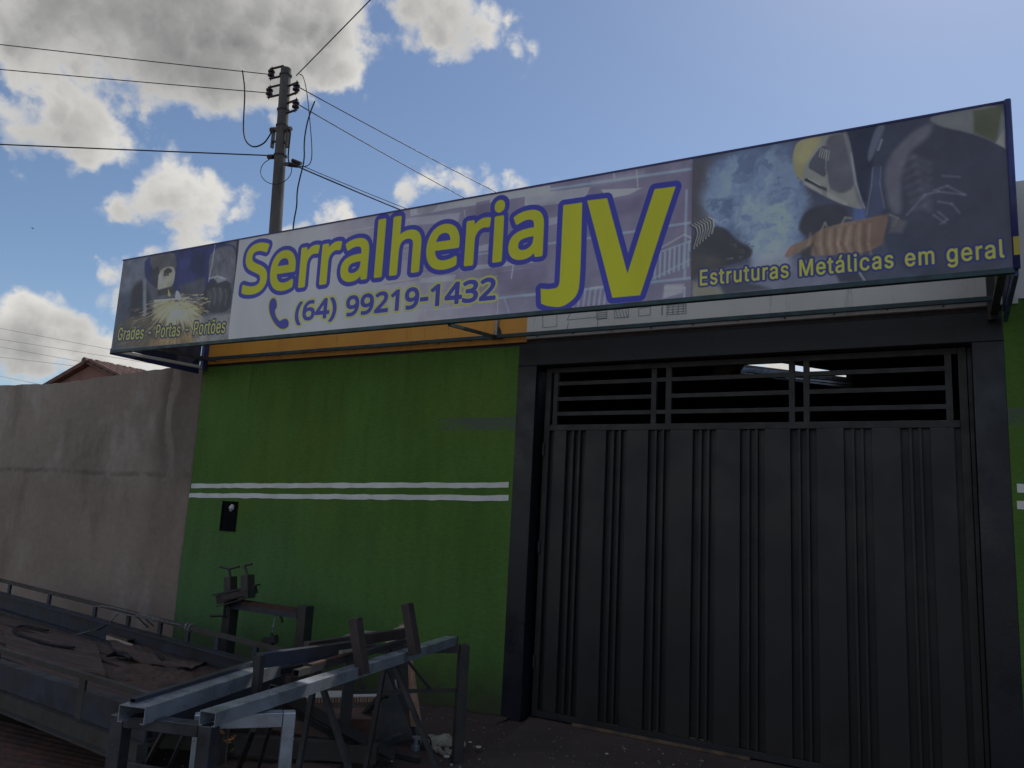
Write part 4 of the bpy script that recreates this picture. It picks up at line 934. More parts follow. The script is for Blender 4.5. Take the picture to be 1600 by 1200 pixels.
# roof: four sheets around the slanting slot
w = MB()
def quad(b, pts, z0, z1): b.prism([(p[0], p[1], z0) for p in pts], (0, 0, z1 - z0))
A_, B_, C_, D_ = [(q.x, q.y) for q in (qa, qb, qc, qd)]
yr0, yr1 = YF + .14, 13.0
quad(w, [(LFT, yr0), (B_[0] - .02, yr0), B_, A_, (A_[0], yr1), (LFT, yr1)], ZR, ZR + .03)
quad(w, [(B_[0] - .02, yr0), (RGT, yr0), (RGT, C_[1]), C_, B_], ZR, ZR + .03)
quad(w, [A_, D_, (RGT, D_[1]), (RGT, yr1), (A_[0], yr1)], ZR, ZR + .03)
quad(w, [C_, (RGT, C_[1]), (RGT, D_[1]), D_], ZR, ZR + .03)
obj('roof_sheet', w, MAT['inside'], B)
w = MB()
for k in range(3):
    p, q = onz(1150 + 6 * k, 577 + 3 * k, ZR - .06), onz(1330, 594 + 5 * k, ZR - .06); w.bar(p, q, .05, .05)
obj('purlin', w, MAT['galvanised'], B)
# hanging lamp shade seen through the bars
lp = thing('hanging_lamp', 'beige cone lamp shade hanging inside the dark workshop, seen through the gate bars', 'lamp', onz(1131, 573, 3.15))
c0 = lp.location
w = MB(); w.tube([c0 + Vector((0, 0, .10)), c0 + Vector((0, 0, .06)), c0 + Vector((.02, 0, -.02)), c0 + Vector((.05, 0, -.07))], [.03, .06, .14, .17], 14); obj('lamp_shade', w, MAT['palewood'], lp, smooth=True)
w = MB(); w.tube([c0 + Vector((.02, 0, -.05)), c0 + Vector((.04, 0, -.13))], [.03, .035], 10); obj('bulb', w, MAT['litter'], lp)
w = MB(); w.tube([c0 + Vector((0, 0, .09)), c0 + Vector((0, 0, .25))], .006, 6); obj('cord', w, MAT['cable'], lp)

# ------------------------------------------------------------------ the gate (a part of the building)
fr = MB()
Xa, Xb = -2.99, .105; t0 = .05
PT = 2.345                                                   # bottom rail of the open grille
fr.box(Xa, Xa + t0, YG, YG + .04, .035, 2.845); fr.box(Xb - t0, Xb, YG, YG + .04, .035, 2.845)
fr.box(Xa + t0, Xb - t0, YG, YG + .04, 2.80, 2.845); fr.box(Xa + t0, Xb - t0, YG, YG + .04, 2.31, 2.36)
fr.box(Xa + t0, Xb - t0, YG + .002, YG + .038, .035, .085)
gate = obj('gate', fr, MAT['bar'], B, bevel=.003)
w = MB(); w.box(Xa + t0, Xb - t0, YG + .040, YG + .046, .085, 2.31); obj('backing_sheet', w, MAT['gate'], gate)
pitch, g0, gw = .3547, -2.78, .175
prev = Xa + t0 + .045
for i in range(9):
    x1 = g0 + pitch * i if i < 8 else Xb - t0 - .035
    w = MB(); w.box(prev, x1, YG - .001, YG + .040, .085, 2.31); obj('panel', w, MAT['gate'], gate, bevel=.004)
    if i < 8:
        gx = g0 + pitch * i
        for k in (0, 1):
            xc = gx + gw * (k + 1) / 3
            w = MB(); w.box(xc - .010, xc + .010, YG + .004, YG + .040, .085, 2.31); obj('rib', w, MAT['gate'], gate, bevel=.004)
        prev = gx + gw
# grille: uprights, and bars let in between them
ux = [(-2.895, .04), (-2.035, .04), (-1.915, .045), (-.995, .04), (-.895, .04), (-.003, .04)]
for x, ww in ux:
    w = MB(); w.box(x - ww / 2, x + ww / 2, YG + .003, YG + .037, 2.36, 2.80); obj('upright', w, MAT['bar'], gate)
for xa, xb in ((-2.875, -2.055), (-1.8925, -1.015), (-.875, -.023)):
    for z in (2.708, 2.577, 2.452):
        w = MB(); w.box(xa, xb, YG + .005, YG + .035, z - .016, z + .016); obj('grille_bar', w, MAT['bar'], gate)
for xa, xb in ((-2.015, -1.9375), (-.975, -.915)):
    for z in (2.708, 2.452):
        w = MB(); w.box(xa, xb, YG + .005, YG + .035, z - .016, z + .016); obj('grille_bar', w, MAT['bar'], gate)
w = MB(); w.box(Xb + .004, GX1 - .004, YG + .005, YG + .05, .03, 2.84); obj('guide_channel', w, MAT['bar'], gate)
for z in (.45, 1.35, 2.15):
    w = MB(); w.tube([(Xa + .008, YG - .012, z - .05), (Xa + .008, YG - .012, z + .05)], .011, 8); obj('hinge', w, MAT['bar'], gate)
# brown timber strip along the foot of the gate
p, q = onz(905, 1149, .035), onz(1165, 1201, .035)
w = MB(); w.bar((-2.62, YG - .03, .038), (-1.28, YG - .03, .038), .04, .02); obj('threshold_strip', w, MAT['threshold'], B, bevel=.004)
# niche in the wall for the meter
mb = thing('meter_box', 'small dark recessed meter box in the green wall under the white stripes', 'meter box', ony(359, 806, YF))
x0, x1 = ony(347, 800, YF).x, ony(371, 800, YF).x; z0, z1 = ony(359, 830, YF).z, ony(359, 783, YF).z
w = MB(); t = .022
w.box(x0, x1, YF - .012, YF - .001, z0, z0 + t); w.box(x0, x1, YF - .012, YF - .001, z1 - t, z1); w.box(x0, x0 + t, YF - .012, YF - .001, z0 + t, z1 - t); w.box(x1 - t, x1, YF - .012, YF - .001, z0 + t, z1 - t)
obj('frame', w, MAT['niche'], mb)
w = MB(); w.box(x0 + t, x1 - t, YF - .006, YF - .002, z0 + t, z1 - t); obj('niche_shade_panel', w, MAT['niche'], mb)  # flat black panel drawn as the shaded inside of the recess
pc = ony(363, 794, YF); w = MB(); w.tube([(pc.x, YF - .016, pc.z - .03), (pc.x + .01, YF - .018, pc.z), (pc.x + .02, YF - .016, pc.z + .035)], [.012, .03, .016], 10); obj('paper', w, MAT['litter'], mb)

# ------------------------------------------------------------------ the sign
SG = thing('shop_sign', 'long printed metalwork shop sign on a steel frame above the gate', 'sign', ((SX0 + SX1) / 2, SY, SZ0))
bk = NT('banner_print_vinyl')
tcn = bk.n('ShaderNodeTexCoord'); ti = bk.n('ShaderNodeTexImage'); ti.image = img; ti.interpolation = 'Cubic'
bk.link(tcn.outputs['UV'], ti.inputs['Vector'])
grime = bk.mr(bk.noise(.9, 5, .6, bk.vec((2.2, 1, .5))), .3, .75, 1.0, .86)
hz = bk.n('ShaderNodeHueSaturation'); hz.inputs['Saturation'].default_value = 1.0
bk.link(ti.outputs['Color'], hz.inputs['Color']); bk.link(grime, hz.inputs['Value'])
bk.bump(bk.noise(1.8, 3, .5, bk.vec((1, 1, .6))), .22, .05)
MAT['banner'] = bk.set(hz.outputs['Color'], .38, 0, .45)


def banner_mesh():
    nu, nv = 160, 10; vs = []; fs = []; uv = []
    for j in range(nv + 1):
        for i in range(nu + 1):
            u, v = i / nu, j / nv
            sag = .006 * math.sin(u * 47) * math.sin(v * 3.1) + .004 * math.sin(u * 19 + v * 5) + .003 * math.sin(u * 131 + v * 4) * (abs(v - .5) * 2) ** 2
            vs.append((SX0 + (SX1 - SX0) * u, SY - .002 + sag * .6 * min(1, 6 * u, 6 - 6 * u, 6 * v, 6 - 6 * v), SZ0 + (SZ1 - SZ0) * v)); uv.append((u, v))
    W = nu + 1
    for j in range(nv):
        for i in range(nu): fs.append([j * W + i, j * W + i + 1, (j + 1) * W + i + 1, (j + 1) * W + i])
    b = MB(); b.add(vs, fs); o = obj('banner', b, MAT['banner'], SG, smooth=True)
    l = o.data.uv_layers.new(name='UVMap')
    for p in o.data.polygons:
        for li in p.loop_indices: l.data[li].uv = uv[o.data.loops[li].vertex_index]
    return o
banner_mesh()
w = MB(); w.box(SX0, SX1, SY + .014, SY + .017, SZ0, SZ1); obj('backing_sheet', w, MAT['galvanised'], SG)
# ends, top sheet
w = MB(); w.box(SX0 - .004, SX0 + .002, SY + .015, YF - .02, SZ0 + .03, SZ1); obj('end_panel', w, MAT['navy'], SG, label='left end panel')
w = MB(); w.box(SX1 + .0, SX1 + .006, SY + .02, YF - .02, SZ0 + .03, SZ1); obj('end_panel', w, MAT['navy'], SG, label='right end panel')
for k in range(6):
    xx = SX0 + .2 + k * (SX1 - SX0 - .4) / 5
    w = MB(); w.box(xx - .015, xx + .015, SY + .016, YF - .014, SZ1 - .05, SZ1 - .02); obj('top_tube', w, MAT['teal'], SG)
# frame tubes
yb = YF - .05
w = MB(); w.box(SX0 - .002, SX1 + .004, SY - .008, SY + .030, SZ0 - .032, SZ0 - .001); obj('bottom_tube', w, MAT['teal'], SG, bevel=.003)
w = MB(); w.bar((SX0, yb, 3.112), (SX1 - .03, yb, 3.118), .03, .032); obj('wall_tube', w, MAT['teal'], SG, bevel=.003)
w = MB(); w.box(SX0 - .01, SX1 + .005, SY - .006, SY + .004, SZ1, SZ1 + .012); obj('top_trim', w, MAT['blue'], SG)
w = MB(); w.tube([(SX1 + .014, SY - .004, SZ0 - .01), (SX1 + .014, SY - .004, SZ1 + .012)], .017, 10); obj('corner_tube', w, MAT['blue'], SG, smooth=True)
w = MB(); w.box(SX1 + .003, SX1 + .030, SY - .0245, SY - .021, SZ0 + .058, SZ0 + .158); obj('lettering', w, MAT['yellow'], SG, label='yellow stroke of lettering wrapped round the corner')
w = MB(); w.bar((SX0 - .004, SY - .004, SZ0 - .012), (SX0 + .01, YF - .03, SZ0 - .02), .012, .06); obj('side_trim', w, MAT['blue'], SG, label='blue trim along the left end')
w = MB(); w.bar((SX1 + .012, SY + .02, SZ0 - .016), (SX1 + .012, YF - .03, SZ0 - .016), .02, .05); obj('side_trim', w, MAT['blue'], SG, label='blue trim along the right end')
for xx, dz in ((SX0 + .06, .0), (SX0 + .30, .06), (SX1 - .05, .0)):
    w = MB(); w.bar((xx, SY + .03, SZ0 - .01 + dz), (xx, yb - .017, SZ0 + .02 + dz), .04, .03); obj('side_tube', w, MAT['white' if dz == 0 and xx < -1 else 'grey_steel'], SG)
w = MB(); w.box(SX0 + .06, SX0 + .10, YF - .06, YF - .015, 3.0, 3.36); obj('bracket', w, MAT['galvanised'], SG)
w = MB(); w.box(SX0 + .101, SX0 + .125, YF - .06, YF - .015, 3.0, 3.36); obj('bracket', w, MAT['blue'], SG)
w = MB(); w.box(SX1 - .085, SX1 - .04, YF - .06, YF - .015, 2.98, 3.4); obj('bracket', w, MAT['black_steel'], SG)
a_, b_ = ony(702, 507, SY + .03), ony(772, 526, yb - .02)
w = MB(); w.bar(a_, b_, .025, .025); obj('brace', w, MAT['teal'], SG)
p = ony(775, 525, yb + .017); w = MB(); w.bar((p.x, YF - .028, 3.12), (p.x, YF - .028, 3.55), .022, .025); obj('bracket', w, MAT['galvanised'], SG)
# weld scorch plate at the brace foot
w = MB(); w.prism([(p.x - .05, YF - .0155, 3.10), (p.x + .06, YF - .0155, 3.10), (p.x + .035, YF - .0155, 3.18), (p.x, YF - .0155, 3.24), (p.x - .03, YF - .0155, 3.17)], (0, .003, 0)); obj('gusset', w, MAT['grey_steel'], SG)

# ------------------------------------------------------------------ rendered wall at the left
W2 = MB()
prof = [(-16.5, 2.95), (-13.0, 2.965), (-11.27, 2.98), (-10.3, 2.96), (-9.75, 2.965), (-9.14, 3.0), (-8.4, 3.035), (-7.73, 3.06), (-7.205, 3.04)]
fine = []
for (xa, za), (xb, zb) in zip(prof[:-1], prof[1:]):
    for k in range(6):
        t = k / 6.; fine.append((xa + (xb - xa) * t, za + (zb - za) * t + rnd.uniform(-.006, .006)))
fine.append(prof[-1])
n = len(fine); yw = YF + .022
W2.add([(x, yw, z) for x, z in fine] + [(x, yw + .15, z + .004) for x, z in fine] + [(x, yw, -.1) for x, z in fine] + [(x, yw + .15, -.1) for x, z in fine],
       [[2 * n + i, 2 * n + i + 1, i + 1, i] for i in range(n - 1)] + [[i, i + 1, n + i + 1, n + i] for i in range(n - 1)] + [[3 * n + i + 1, 3 * n + i, n + i, n + i + 1] for i in range(n - 1)] + [[n - 1, 2 * n + n - 1, 3 * n + n - 1, n + n - 1], [0, n, 3 * n, 2 * n]])
tag(obj('boundary_wall', W2, MAT['plaster']), 'stained bare cement boundary wall left of the green workshop', 'wall')

# ------------------------------------------------------------------ house beyond the wall
yh = 16.0
HS = thing('gabled_house', 'red brown gabled house with clay tile roof peeping over the boundary wall', 'house', (-26.3, yh, 0))
apex = ony(141, 566, yh); sl_ = .335; hw = 3.6
w = MB(); ze = apex.z - .12
w.prism([(apex.x - hw, yh, -.1), (apex.x + hw, yh, -.1), (apex.x + hw, yh, ze - hw * sl_), (apex.x, yh, ze), (apex.x - hw, yh, ze - hw * sl_)], (0, 7, 0))
obj('wall', w, MAT['housewall'], HS)
for s in (-1, 1):
    w = MB(); ex = apex.x + s * (hw + .35); ez = apex.z - (hw + .35) * sl_
    w.prism([(apex.x, yh - .18, apex.z), (ex, yh - .18, ez), (ex, yh - .18, ez - .07), (apex.x, yh - .18, apex.z - .07)], (0, 7.7, 0))
    rf = obj('roof', w, MAT['rooftile'], HS)
    tl_ = MB()
    for r in range(30):
        yy = yh - .18 + .11 + r * .255
        A = Vector((apex.x + s * .1, yy, apex.z + .0)); Bv = Vector((ex, yy, ez + .03))
        m_ = 10
        for k in range(m_):
            a = A.lerp(Bv, k / m_); b = A.lerp(Bv, (k + 1.06) / m_)
            tl_.tube([a + Vector((0, 0, .035)), b + Vector((0, 0, .01))], [.085, .10], 7)
    obj('roof_tile', tl_, MAT['rooftile'], rf, smooth=False, kind='stuff')
w = MB()
for k in range(18):
    y0 = yh - .25 + k * .43
    w.tube([(apex.x, y0, apex.z + .02), (apex.x, y0 + .46, apex.z)], [.12, .10], 8)
obj('ridge_tile', w, MAT['rooftile'], HS, kind='stuff')

# ------------------------------------------------------------------ utility pole, its fittings and its wires
yp = 8.0
pt, pb = ony(447, 108, yp), ony(430, 365, yp)
ax = (pt - pb).normalized(); foot = pt - ax * (pt.z + .3) / ax.z
PO = thing('utility_pole', 'leaning grey concrete utility pole with insulators behind the sign', 'utility pole', (foot.x, foot.y, 0))
w = MB(); w.tube([foot, pt], [.125, .080], 18); obj('pole', w, MAT['concrete'], PO, smooth=False)
def along(py):                 # pole axis at the height seen at row py
    best = min((abs(ony(447 - (py - 108) * .066, py, yp).z - (foot + ax * k * .01).z), k) for k in range(0, 900)); return foot + ax * best[1] * .01
for py in (118, 172, 197, 243):
    c = along(py); w = MB(); w.tube([c - ax * .012, c + ax * .012], .098 if py < 200 else .103, 18); obj('band', w, MAT['grey_steel'], PO)
def spool(px, py, side):
    """spool insulator on a two-armed clevis that reaches the pole"""
    c = ony(px, py, yp - .02); base = along(py)
    w = MB(); br = obj('bracket', w, None, PO) if False else None
    w = MB()
    for dz in (.085, -.085):
        w.bar((base.x + side * .06, base.y, c.z + dz), (c.x + side * .03, c.y, c.z + dz), .04, .012)
    w.tube([c + Vector((0, 0, -.12)), c + Vector((0, 0, .12))], .009, 6)
    br = obj('bracket', w, MAT['black_steel'], PO)
    w = MB(); w.tube([c + Vector((0, 0, z)) for z in (-.055, -.045, -.02, -.012, .012, .02, .045, .055)], [.035, .055, .055, .032, .032, .055, .055, .035], 12)
    obj('insulator', w, MAT['porcelain'], br, smooth=False)
    return c
i1 = spool(424, 115, -1); i2 = spool(421, 144, -1); i3 = spool(463, 137, 1); i4 = spool(462, 164, 1)
for (px, py, s) in ((428, 203, -1), (451, 202, 1)):
    b0 = along(py + 10); c = ony(px, py, yp - .02); w = MB()
    w.bar((c.x, c.y, c.z - .30), (c.x, c.y, c.z - .01), .03, .05); w.tube([c + Vector((-.05 * 1, 0, 0)), c + Vector((.05, 0, 0))], [.05, .035], 10)
    w.bar((b0.x, b0.y, c.z - .2), (c.x, c.y, c.z - .2), .03, .03)
    obj('cable_terminal', w, MAT['black_steel'], PO)
w = MB(); c = ony(424, 246, yp - .02); w.tube([c + Vector((-.06, 0, .02)), c + Vector((.05, 0, 0))], .04, 8); b0 = along(246); w.bar(c, b0, .03, .03)
obj('cable_clamp', w, MAT['porcelain'], PO)
w = MB(); c = ony(453, 257, yp - .05); w.tube([c + Vector((-.12, 0, .03)), c + Vector((.0, 0, 0)), c + Vector((.14, .05, -.03))], [.025, .04, .03], 8); w.tube([c + Vector((.04, 0, .06)), c + Vector((.18, .05, 0))], .03, 8)
obj('cable_clamp', w, MAT['porcelain'], PO)


def sag(a, b, s, n=24):
    return [a.lerp(b, i / n) - Vector((0, 0, s * 4 * (i / n) * (1 - i / n))) for i in range(n + 1)]


WG = 'wires strung from the utility pole'
def wire(a, b, s, r, m, label, n=24):
    w = MB(); w.tube(sag(a, b, s, n), r, 6); return tag(obj('wire', w, MAT[m], smooth=True), label, 'wire', WG)
def beyond(a, px, py, k):
    """span end: the level through a, carried on past the point surveyed at (px, py)"""
    q = onz(px, py, a.z); return a + (q - a) * k
wire(i1 + Vector((-.05, 0, 0)), beyond(i1, 0, 66, 3.2), .03, .007, 'aluwire', 'topmost wire running left from the pole head')
wire(i2 + Vector((-.05, 0, 0)), beyond(i2, 0, 105, 3.2), .03, .007, 'aluwire', 'second wire running left, just under the topmost one')
c = ony(422, 243, yp - .02); wire(c, beyond(c, 0, 224, 3.2), .02, .010, 'cable', 'thick dark cable running left from low on the pole')
c = ony(463, 118, yp - .02); wire(c, beyond(c, 577, 0, 4), .02, .009, 'aluwire', 'wire rising to the upper right from the pole head')
wire(i3 + Vector((.05, .02, 0)), beyond(i3, 790, 300, 2.4), .12, .008, 'aluwire', 'upper of the two wires slanting down right towards the sign')
wire(i4 + Vector((.05, .02, 0)), beyond(i4, 735, 308, 2.4), .10, .008, 'aluwire', 'wire slanting right from the lowest insulator')
c = ony(460, 258, yp - .03); wire(c, beyond(c, 632, 327, 2.6), .04, .011, 'cable', 'dark cable slanting right from the clamp on the pole')
c = ony(472, 259, yp - .03); wire(c, beyond(c, 636, 322, 2.6), .05, .006, 'aluwire', 'thin wire just above the dark cable from the clamp')
def loose(name, label, pts, r=.010, m='cable', y=yp - .03):
    P = [ony(px, py, y) for px, py in pts]
    # smooth the surveyed points
    for _ in range(2):
        Q = [P[0]]
        for a, b in zip(P[:-1], P[1:]): Q += [a.lerp(b, .25), a.lerp(b, .75)]
        P = Q + [P[-1]]
    w = MB(); w.tube(P, r, 6); return tag(obj(name, w, MAT[m], smooth=True), label, 'cable', 'loose cables on the utility pole')
loose('drop_cable', 'black drop cable hanging in a U left of the pole', [(379, 110), (383, 140), (381, 180), (380, 205), (384, 222), (396, 231), (412, 225), (420, 214), (425, 205)], .012)
loose('drop_cable', 'black cable hanging close along the right side of the pole', [(454, 206), (452, 225), (450, 245), (452, 256)], .012)
loose('drop_cable', 'twisted cable dropping behind the sign right of the pole', [(492, 158), (486, 172), (479, 195), (475, 222), (476, 250), (468, 280), (464, 300), (464, 322), (459, 345), (457, 372)], .011)
loose('drop_cable', 'thin cable curving from the pole head to the clamp', [(468, 116), (474, 118), (480, 145), (484, 185), (488, 235), (486, 256), (476, 261), (462, 259)], .007)
loose('drop_cable', 'thin wire loop around the pole below the clamp', [(424, 247), (410, 256), (406, 270), (413, 283), (428, 289), (444, 285), (455, 273), (456, 260)], .006, 'cable', yp - .14)
# far wires low on the left
for k, (ya, xb_, yb_) in enumerate(((513, 172, 546), (530, 330, 583), (542, 170, 573), (558, 110, 571), (588, 55, 599))):
    a = ony(0, ya, 32); b = ony(xb_, yb_, 30); d = b - a
    w = MB(); w.tube([a - d * 1.5, a, b, b + d * 2.2], .010, 5)
    tag(obj('distant_wire', w, MAT['aluwire']), ['highest', 'second highest', 'middle', 'second lowest', 'lowest'][k] + ' of the five thin wires far off over the boundary wall', 'wire', 'distant wires over the boundary wall')

# ------------------------------------------------------------------ trailer parked along the wall
TN, TF, TD = Vector((-3.70, 2.86, 0)), Vector((-4.06, 4.19, 0)), Vector((-.9925, .1228, 0))
def tp(s, t, dz=0.0):
    """s metres back from the front edge, t = 0 near side .. 1 wall side; rail-top height + dz"""
    p = (TN + TD * s).lerp(TF + TD * s, t); z = (.585 - .016 * s) * (1 - t) + (.60 + .0126 * s) * t
    return Vector((p.x, p.y, z + dz))
LT = 5.6
TR = thing('trailer', 'low rusty flatbed trailer with open side rails parked along the bare wall', 'trailer', ((-6.4), 3.9, 0))
for (t, nm) in ((0, 'near'), (1, 'far')):
    w = MB(); w.bar(tp(-.02, t, -.015), tp(LT, t, -.015), .035, .03); obj('side_rail', w, MAT['rail_steel'], TR)
w = MB(); w.bar(tp(0, 0, -.012), tp(0, 1, -.012), .03, .028); obj('front_rail', w, MAT['rail_steel'], TR)
for s in (.72, 1.9, 3.1, 4.3):
    w = MB(); w.bar(tp(s, 0, -.03), tp(s, 0, -.27), .014, .07, up=TD); obj('stake', w, MAT['rail_steel'], TR)
for s in (.35, .82, 1.22, 1.62, 2.12, 2.7, 3.6, 4.5):
    w = MB(); w.bar(tp(s, 1, -.03), tp(s, 1, -.125), .02, .045, up=TD); obj('stake', w, MAT['blue_steel'], TR)
for k in (.25, .5, .75):
    w = MB(); w.bar(tp(0, k, -.025), tp(0, k, -.125), .025, .03); obj('stake', w, MAT['rail_steel'], TR)
def side_beam(t, inward, m, ztop, zbot):
    w = MB(); a, b = tp(0, t), tp(LT, t); q = inward
    w.bar(tp(.0, t, (ztop + zbot) / 2), tp(LT, t, (ztop + zbot) / 2), .012, ztop - zbot)
    w.bar(tp(.0, t + q * .028, ztop - .006), tp(LT, t + q * .028, ztop - .006), .07, .010)
    w.bar(tp(.0, t + q * .028, zbot + .006), tp(LT, t + q * .028, zbot + .006), .07, .010)
    return obj('side_beam', w, MAT[m], TR)
side_beam(0, 1, 'blue_steel', -.095, -.245); side_beam(1, -1, 'blue_steel', -.125, -.29)
w = MB(); w.bar(tp(0.0, -.012, -.29), tp(LT, -.012, -.29), .06, .085); w.bar(tp(0, -.03, -.335), tp(LT, -.03, -.335), .09, .012); obj('chassis_beam', w, MAT['rail_steel'], TR)
w = MB(); w.bar(tp(0, .97, -.33), tp(LT, .97, -.33), .06, .09); obj('chassis_beam', w, MAT['rail_steel'], TR)
w = MB(); w.bar(tp(0.02, .03, -.17), tp(.02, .97, -.20), .05, .14); obj('front_beam', w, MAT['blue_steel'], TR)
for k in range(9):
    t0_, t1_ = .045 + k * .102, .045 + k * .102 + .092
    w = MB()
    def fn(u, v, t0_=t0_, t1_=t1_, k=k):
        p = tp(.06 + u * (LT - .1), t0_ + (t1_ - t0_) * v); zz = (.34 + .004 * math.sin(u * 9 + k * 2) + .005 * ((k * 37) % 5 - 2))
        return (p.x, p.y, zz)
    w.sheet(fn, 14, 1, .028); obj('plank', w, MAT['plank'], TR)
for s in (.9, 2.4, 3.9):
    w = MB(); a, b = tp(s, .04), tp(s, .96); w.bar((a.x, a.y, .27), (b.x, b.y, .27), .06, .06); obj('cross_member', w, MAT['rail_steel'], TR)
# wheels stand under the bed, left of the picture's edge
for t in (.18, .82):
    c = tp(3.3, t); w = MB(); w.tube([(c.x, c.y - .09, .135), (c.x, c.y - .08, .135), (c.x, c.y + .08, .135), (c.x, c.y + .09, .135)], [.10, .135, .135, .10], 24)
    wh = obj('wheel', w, MAT['darkcloth'], TR, smooth=False)
    w = MB(); w.tube([(c.x, c.y - .095, .135), (c.x, c.y + .095, .135)], .06, 16); obj('rim', w, MAT['rail_steel'], wh)
w = MB(); a, b = tp(0, .5), tp(-.1, .5); w.bar((a.x + .0, a.y, .28), (a.x - .0, a.y, .0), .06, .06); obj('prop_leg', w, MAT['rail_steel'], TR)

# things lying on the trailer
def deck(px, py, z=.352): return onz(px, py, z)
def lay_sheet(name, pts, m, t=.006, lift=.0, wav=.012, nu=12, nv=8, bow=0.0):
    P = [onz(x, y, .358 + lift) for x, y in pts]; w = MB()
    def fn(u, v):
        p = (P[0].lerp(P[1], u)).lerp(P[3].lerp(P[2], u), v)
        return (p.x, p.y, p.z + wav * (math.sin(u * 5 + v * 3) * .5 + .5) * (.3 + u) + bow * (4 * u * (1 - u)) + wav * .3 * math.sin(u * 17 + v * 11))
    w.sheet(fn, nu, nv, t); return obj(name, w, MAT[m], None)
tag(lay_sheet('scrap_sheet', [(5, 985), (150, 1003), (165, 1060), (10, 1015)], 'plank', .012, .0, .012), 'dull brown scrap sheet lying on the trailer bed beside the black strap', 'scrap sheet')
tag(lay_sheet('scrap_sheet', [(170, 1000), (330, 1030), (300, 1050), (185, 1026)], 'plank', .008, .012, .02), 'warped grey brown scrap sheet lying under the wooden offcut on the trailer', 'scrap sheet')
# heap of rusty dirt at the front end
w = MB()
hc = [onz(x, y, .35) for x, y in ((150, 1052), (330, 1012), (372, 1040), (232, 1086))]
def heap(u, v):
    p = hc[0].lerp(hc[1], u).lerp(hc[3].lerp(hc[2], u), v); e = min(u, 1 - u, v, 1 - v)
    h = min(1, e * 5) ** .7
    n_ = .5 + .25 * math.sin(u * 9 + v * 5) + .2 * math.sin(u * 23 - v * 17) + .15 * math.sin(u * 41 + v * 37)
    jag = .045 * math.sin(u * 19 + 3 * v) * (1 if v < .5 else -1) * (1 - h)
    return (p.x + jag, p.y + .03 * math.sin(u * 31) * (1 - h), +.352 + .022 * h * n_ + rnd.uniform(0, .008) * h)
w.sheet(heap, 44, 30, .004); o = obj('dirt_heap', w, MAT['dirt'], None, smooth=True); tag(o, 'rust coloured heap of dirt and scale on the front end of the trailer bed', 'dirt'); 
w = MB(); a, b = onz(150, 978, .40), onz(215, 1006, .40)
ofc = thing('wooden_offcut', 'short hollow beam with a pale cut end lying on the trailer bed', 'offcut', a.lerp(b, .5))
a, b = onz(146, 980, .385), onz(208, 1004, .385); w.hollow(a, b, .10, .055, .006); obj('beam', w, MAT['plank'], ofc)
w = MB(); d = (b - a).normalized(); a2, b2 = onz(167, 996, .375), onz(207, 1010, .375); w.bar(a2, b2, .012, .035); obj('pale_face', w, MAT['palewood'], ofc)
w = MB(); P = [onz(x, y, .372) for x, y in ((115, 1012), (80, 1008), (48, 998), (24, 990), (22, 981), (34, 977), (52, 980), (74, 985))]
Q = P
for _ in range(2):
    R_ = [Q[0]]
    for a, b in zip(Q[:-1], Q[1:]): R_ += [a.lerp(b, .25), a.lerp(b, .75)]
    Q = R_ + [Q[-1]]
for a, b in zip(Q[:-1], Q[1:]): w.bar(a, b + (b - a) * .1, .035, .012)
tag(obj('rubber_strap', w, MAT['darkcloth'], None), 'black rubber strap curled in a U on the trailer bed', 'strap')
for k, (pts, r) in enumerate(((((168, 1025), (180, 1021), (197, 1024), (205, 1029)), .022), (((290, 1012), (300, 1009), (312, 1013)), .02), (((240, 1018), (252, 1026), (256, 1030)), .012))):
    w = MB(); w.tube([onz(x, y, .385) for x, y in pts], [r * .5] + [r] * (len(pts) - 2) + [r * .6], 7)
    tag(obj('scrap_lump', w, MAT['darkcloth'], None), ['black lump of scrap at the left edge of the dirt heap', 'black lump of scrap at the far right of the dirt heap', 'thin black scrap sliver between beam and dirt heap'][k], 'scrap', 'black scraps on the trailer bed')
# wire tied round the far rail
w = MB()
R1 = tp(1.21, 1, -.015)
kn = []
for i in range(60):
    a = i / 59. * 5 * math.pi * 2; kn.append(R1 + Vector((.012 * math.sin(a * .37) + (i - 30) * .0012, .026 * math.cos(a), .026 * math.sin(a) + .006 * math.sin(a * .6))))
w.tube(kn, .006, 5)
def ty(pts, y0, y1): 
    n_ = len(pts); return [ony(px, py, y0 + (y1 - y0) * i / (n_ - 1)) for i, (px, py) in enumerate(pts)]
w.tube([R1, onz(185, 958, .60), onz(172, 972, .50), onz(150, 984, .41), onz(112, 993, .37)], .006, 5)
w.tube([R1, onz(178, 950, .66), onz(160, 947, .665), onz(146, 948, .62)], .006, 5)
w.tube([R1, onz(212, 962, .62), onz(222, 971, .52), onz(231, 980, .42)], .006, 5)
w.tube([R1, onz(218, 958, .63), onz(228, 968, .55), onz(240, 978, .45)], .005, 5)
tag(obj('tie_wire', w, MAT['rope'], None, smooth=True), 'loose grey tie wire knotted round the far trailer rail', 'wire')
w = MB(); w.tube([tp(.22, 1, -.0), tp(.21, 1.01, -.06), tp(.24, .98, -.14), tp(.25, .97, -.235)], .005, 5)
tag(obj('tie_wire', w, MAT['rope'], None), 'single wire hanging from the far trailer rail near its front end', 'wire')

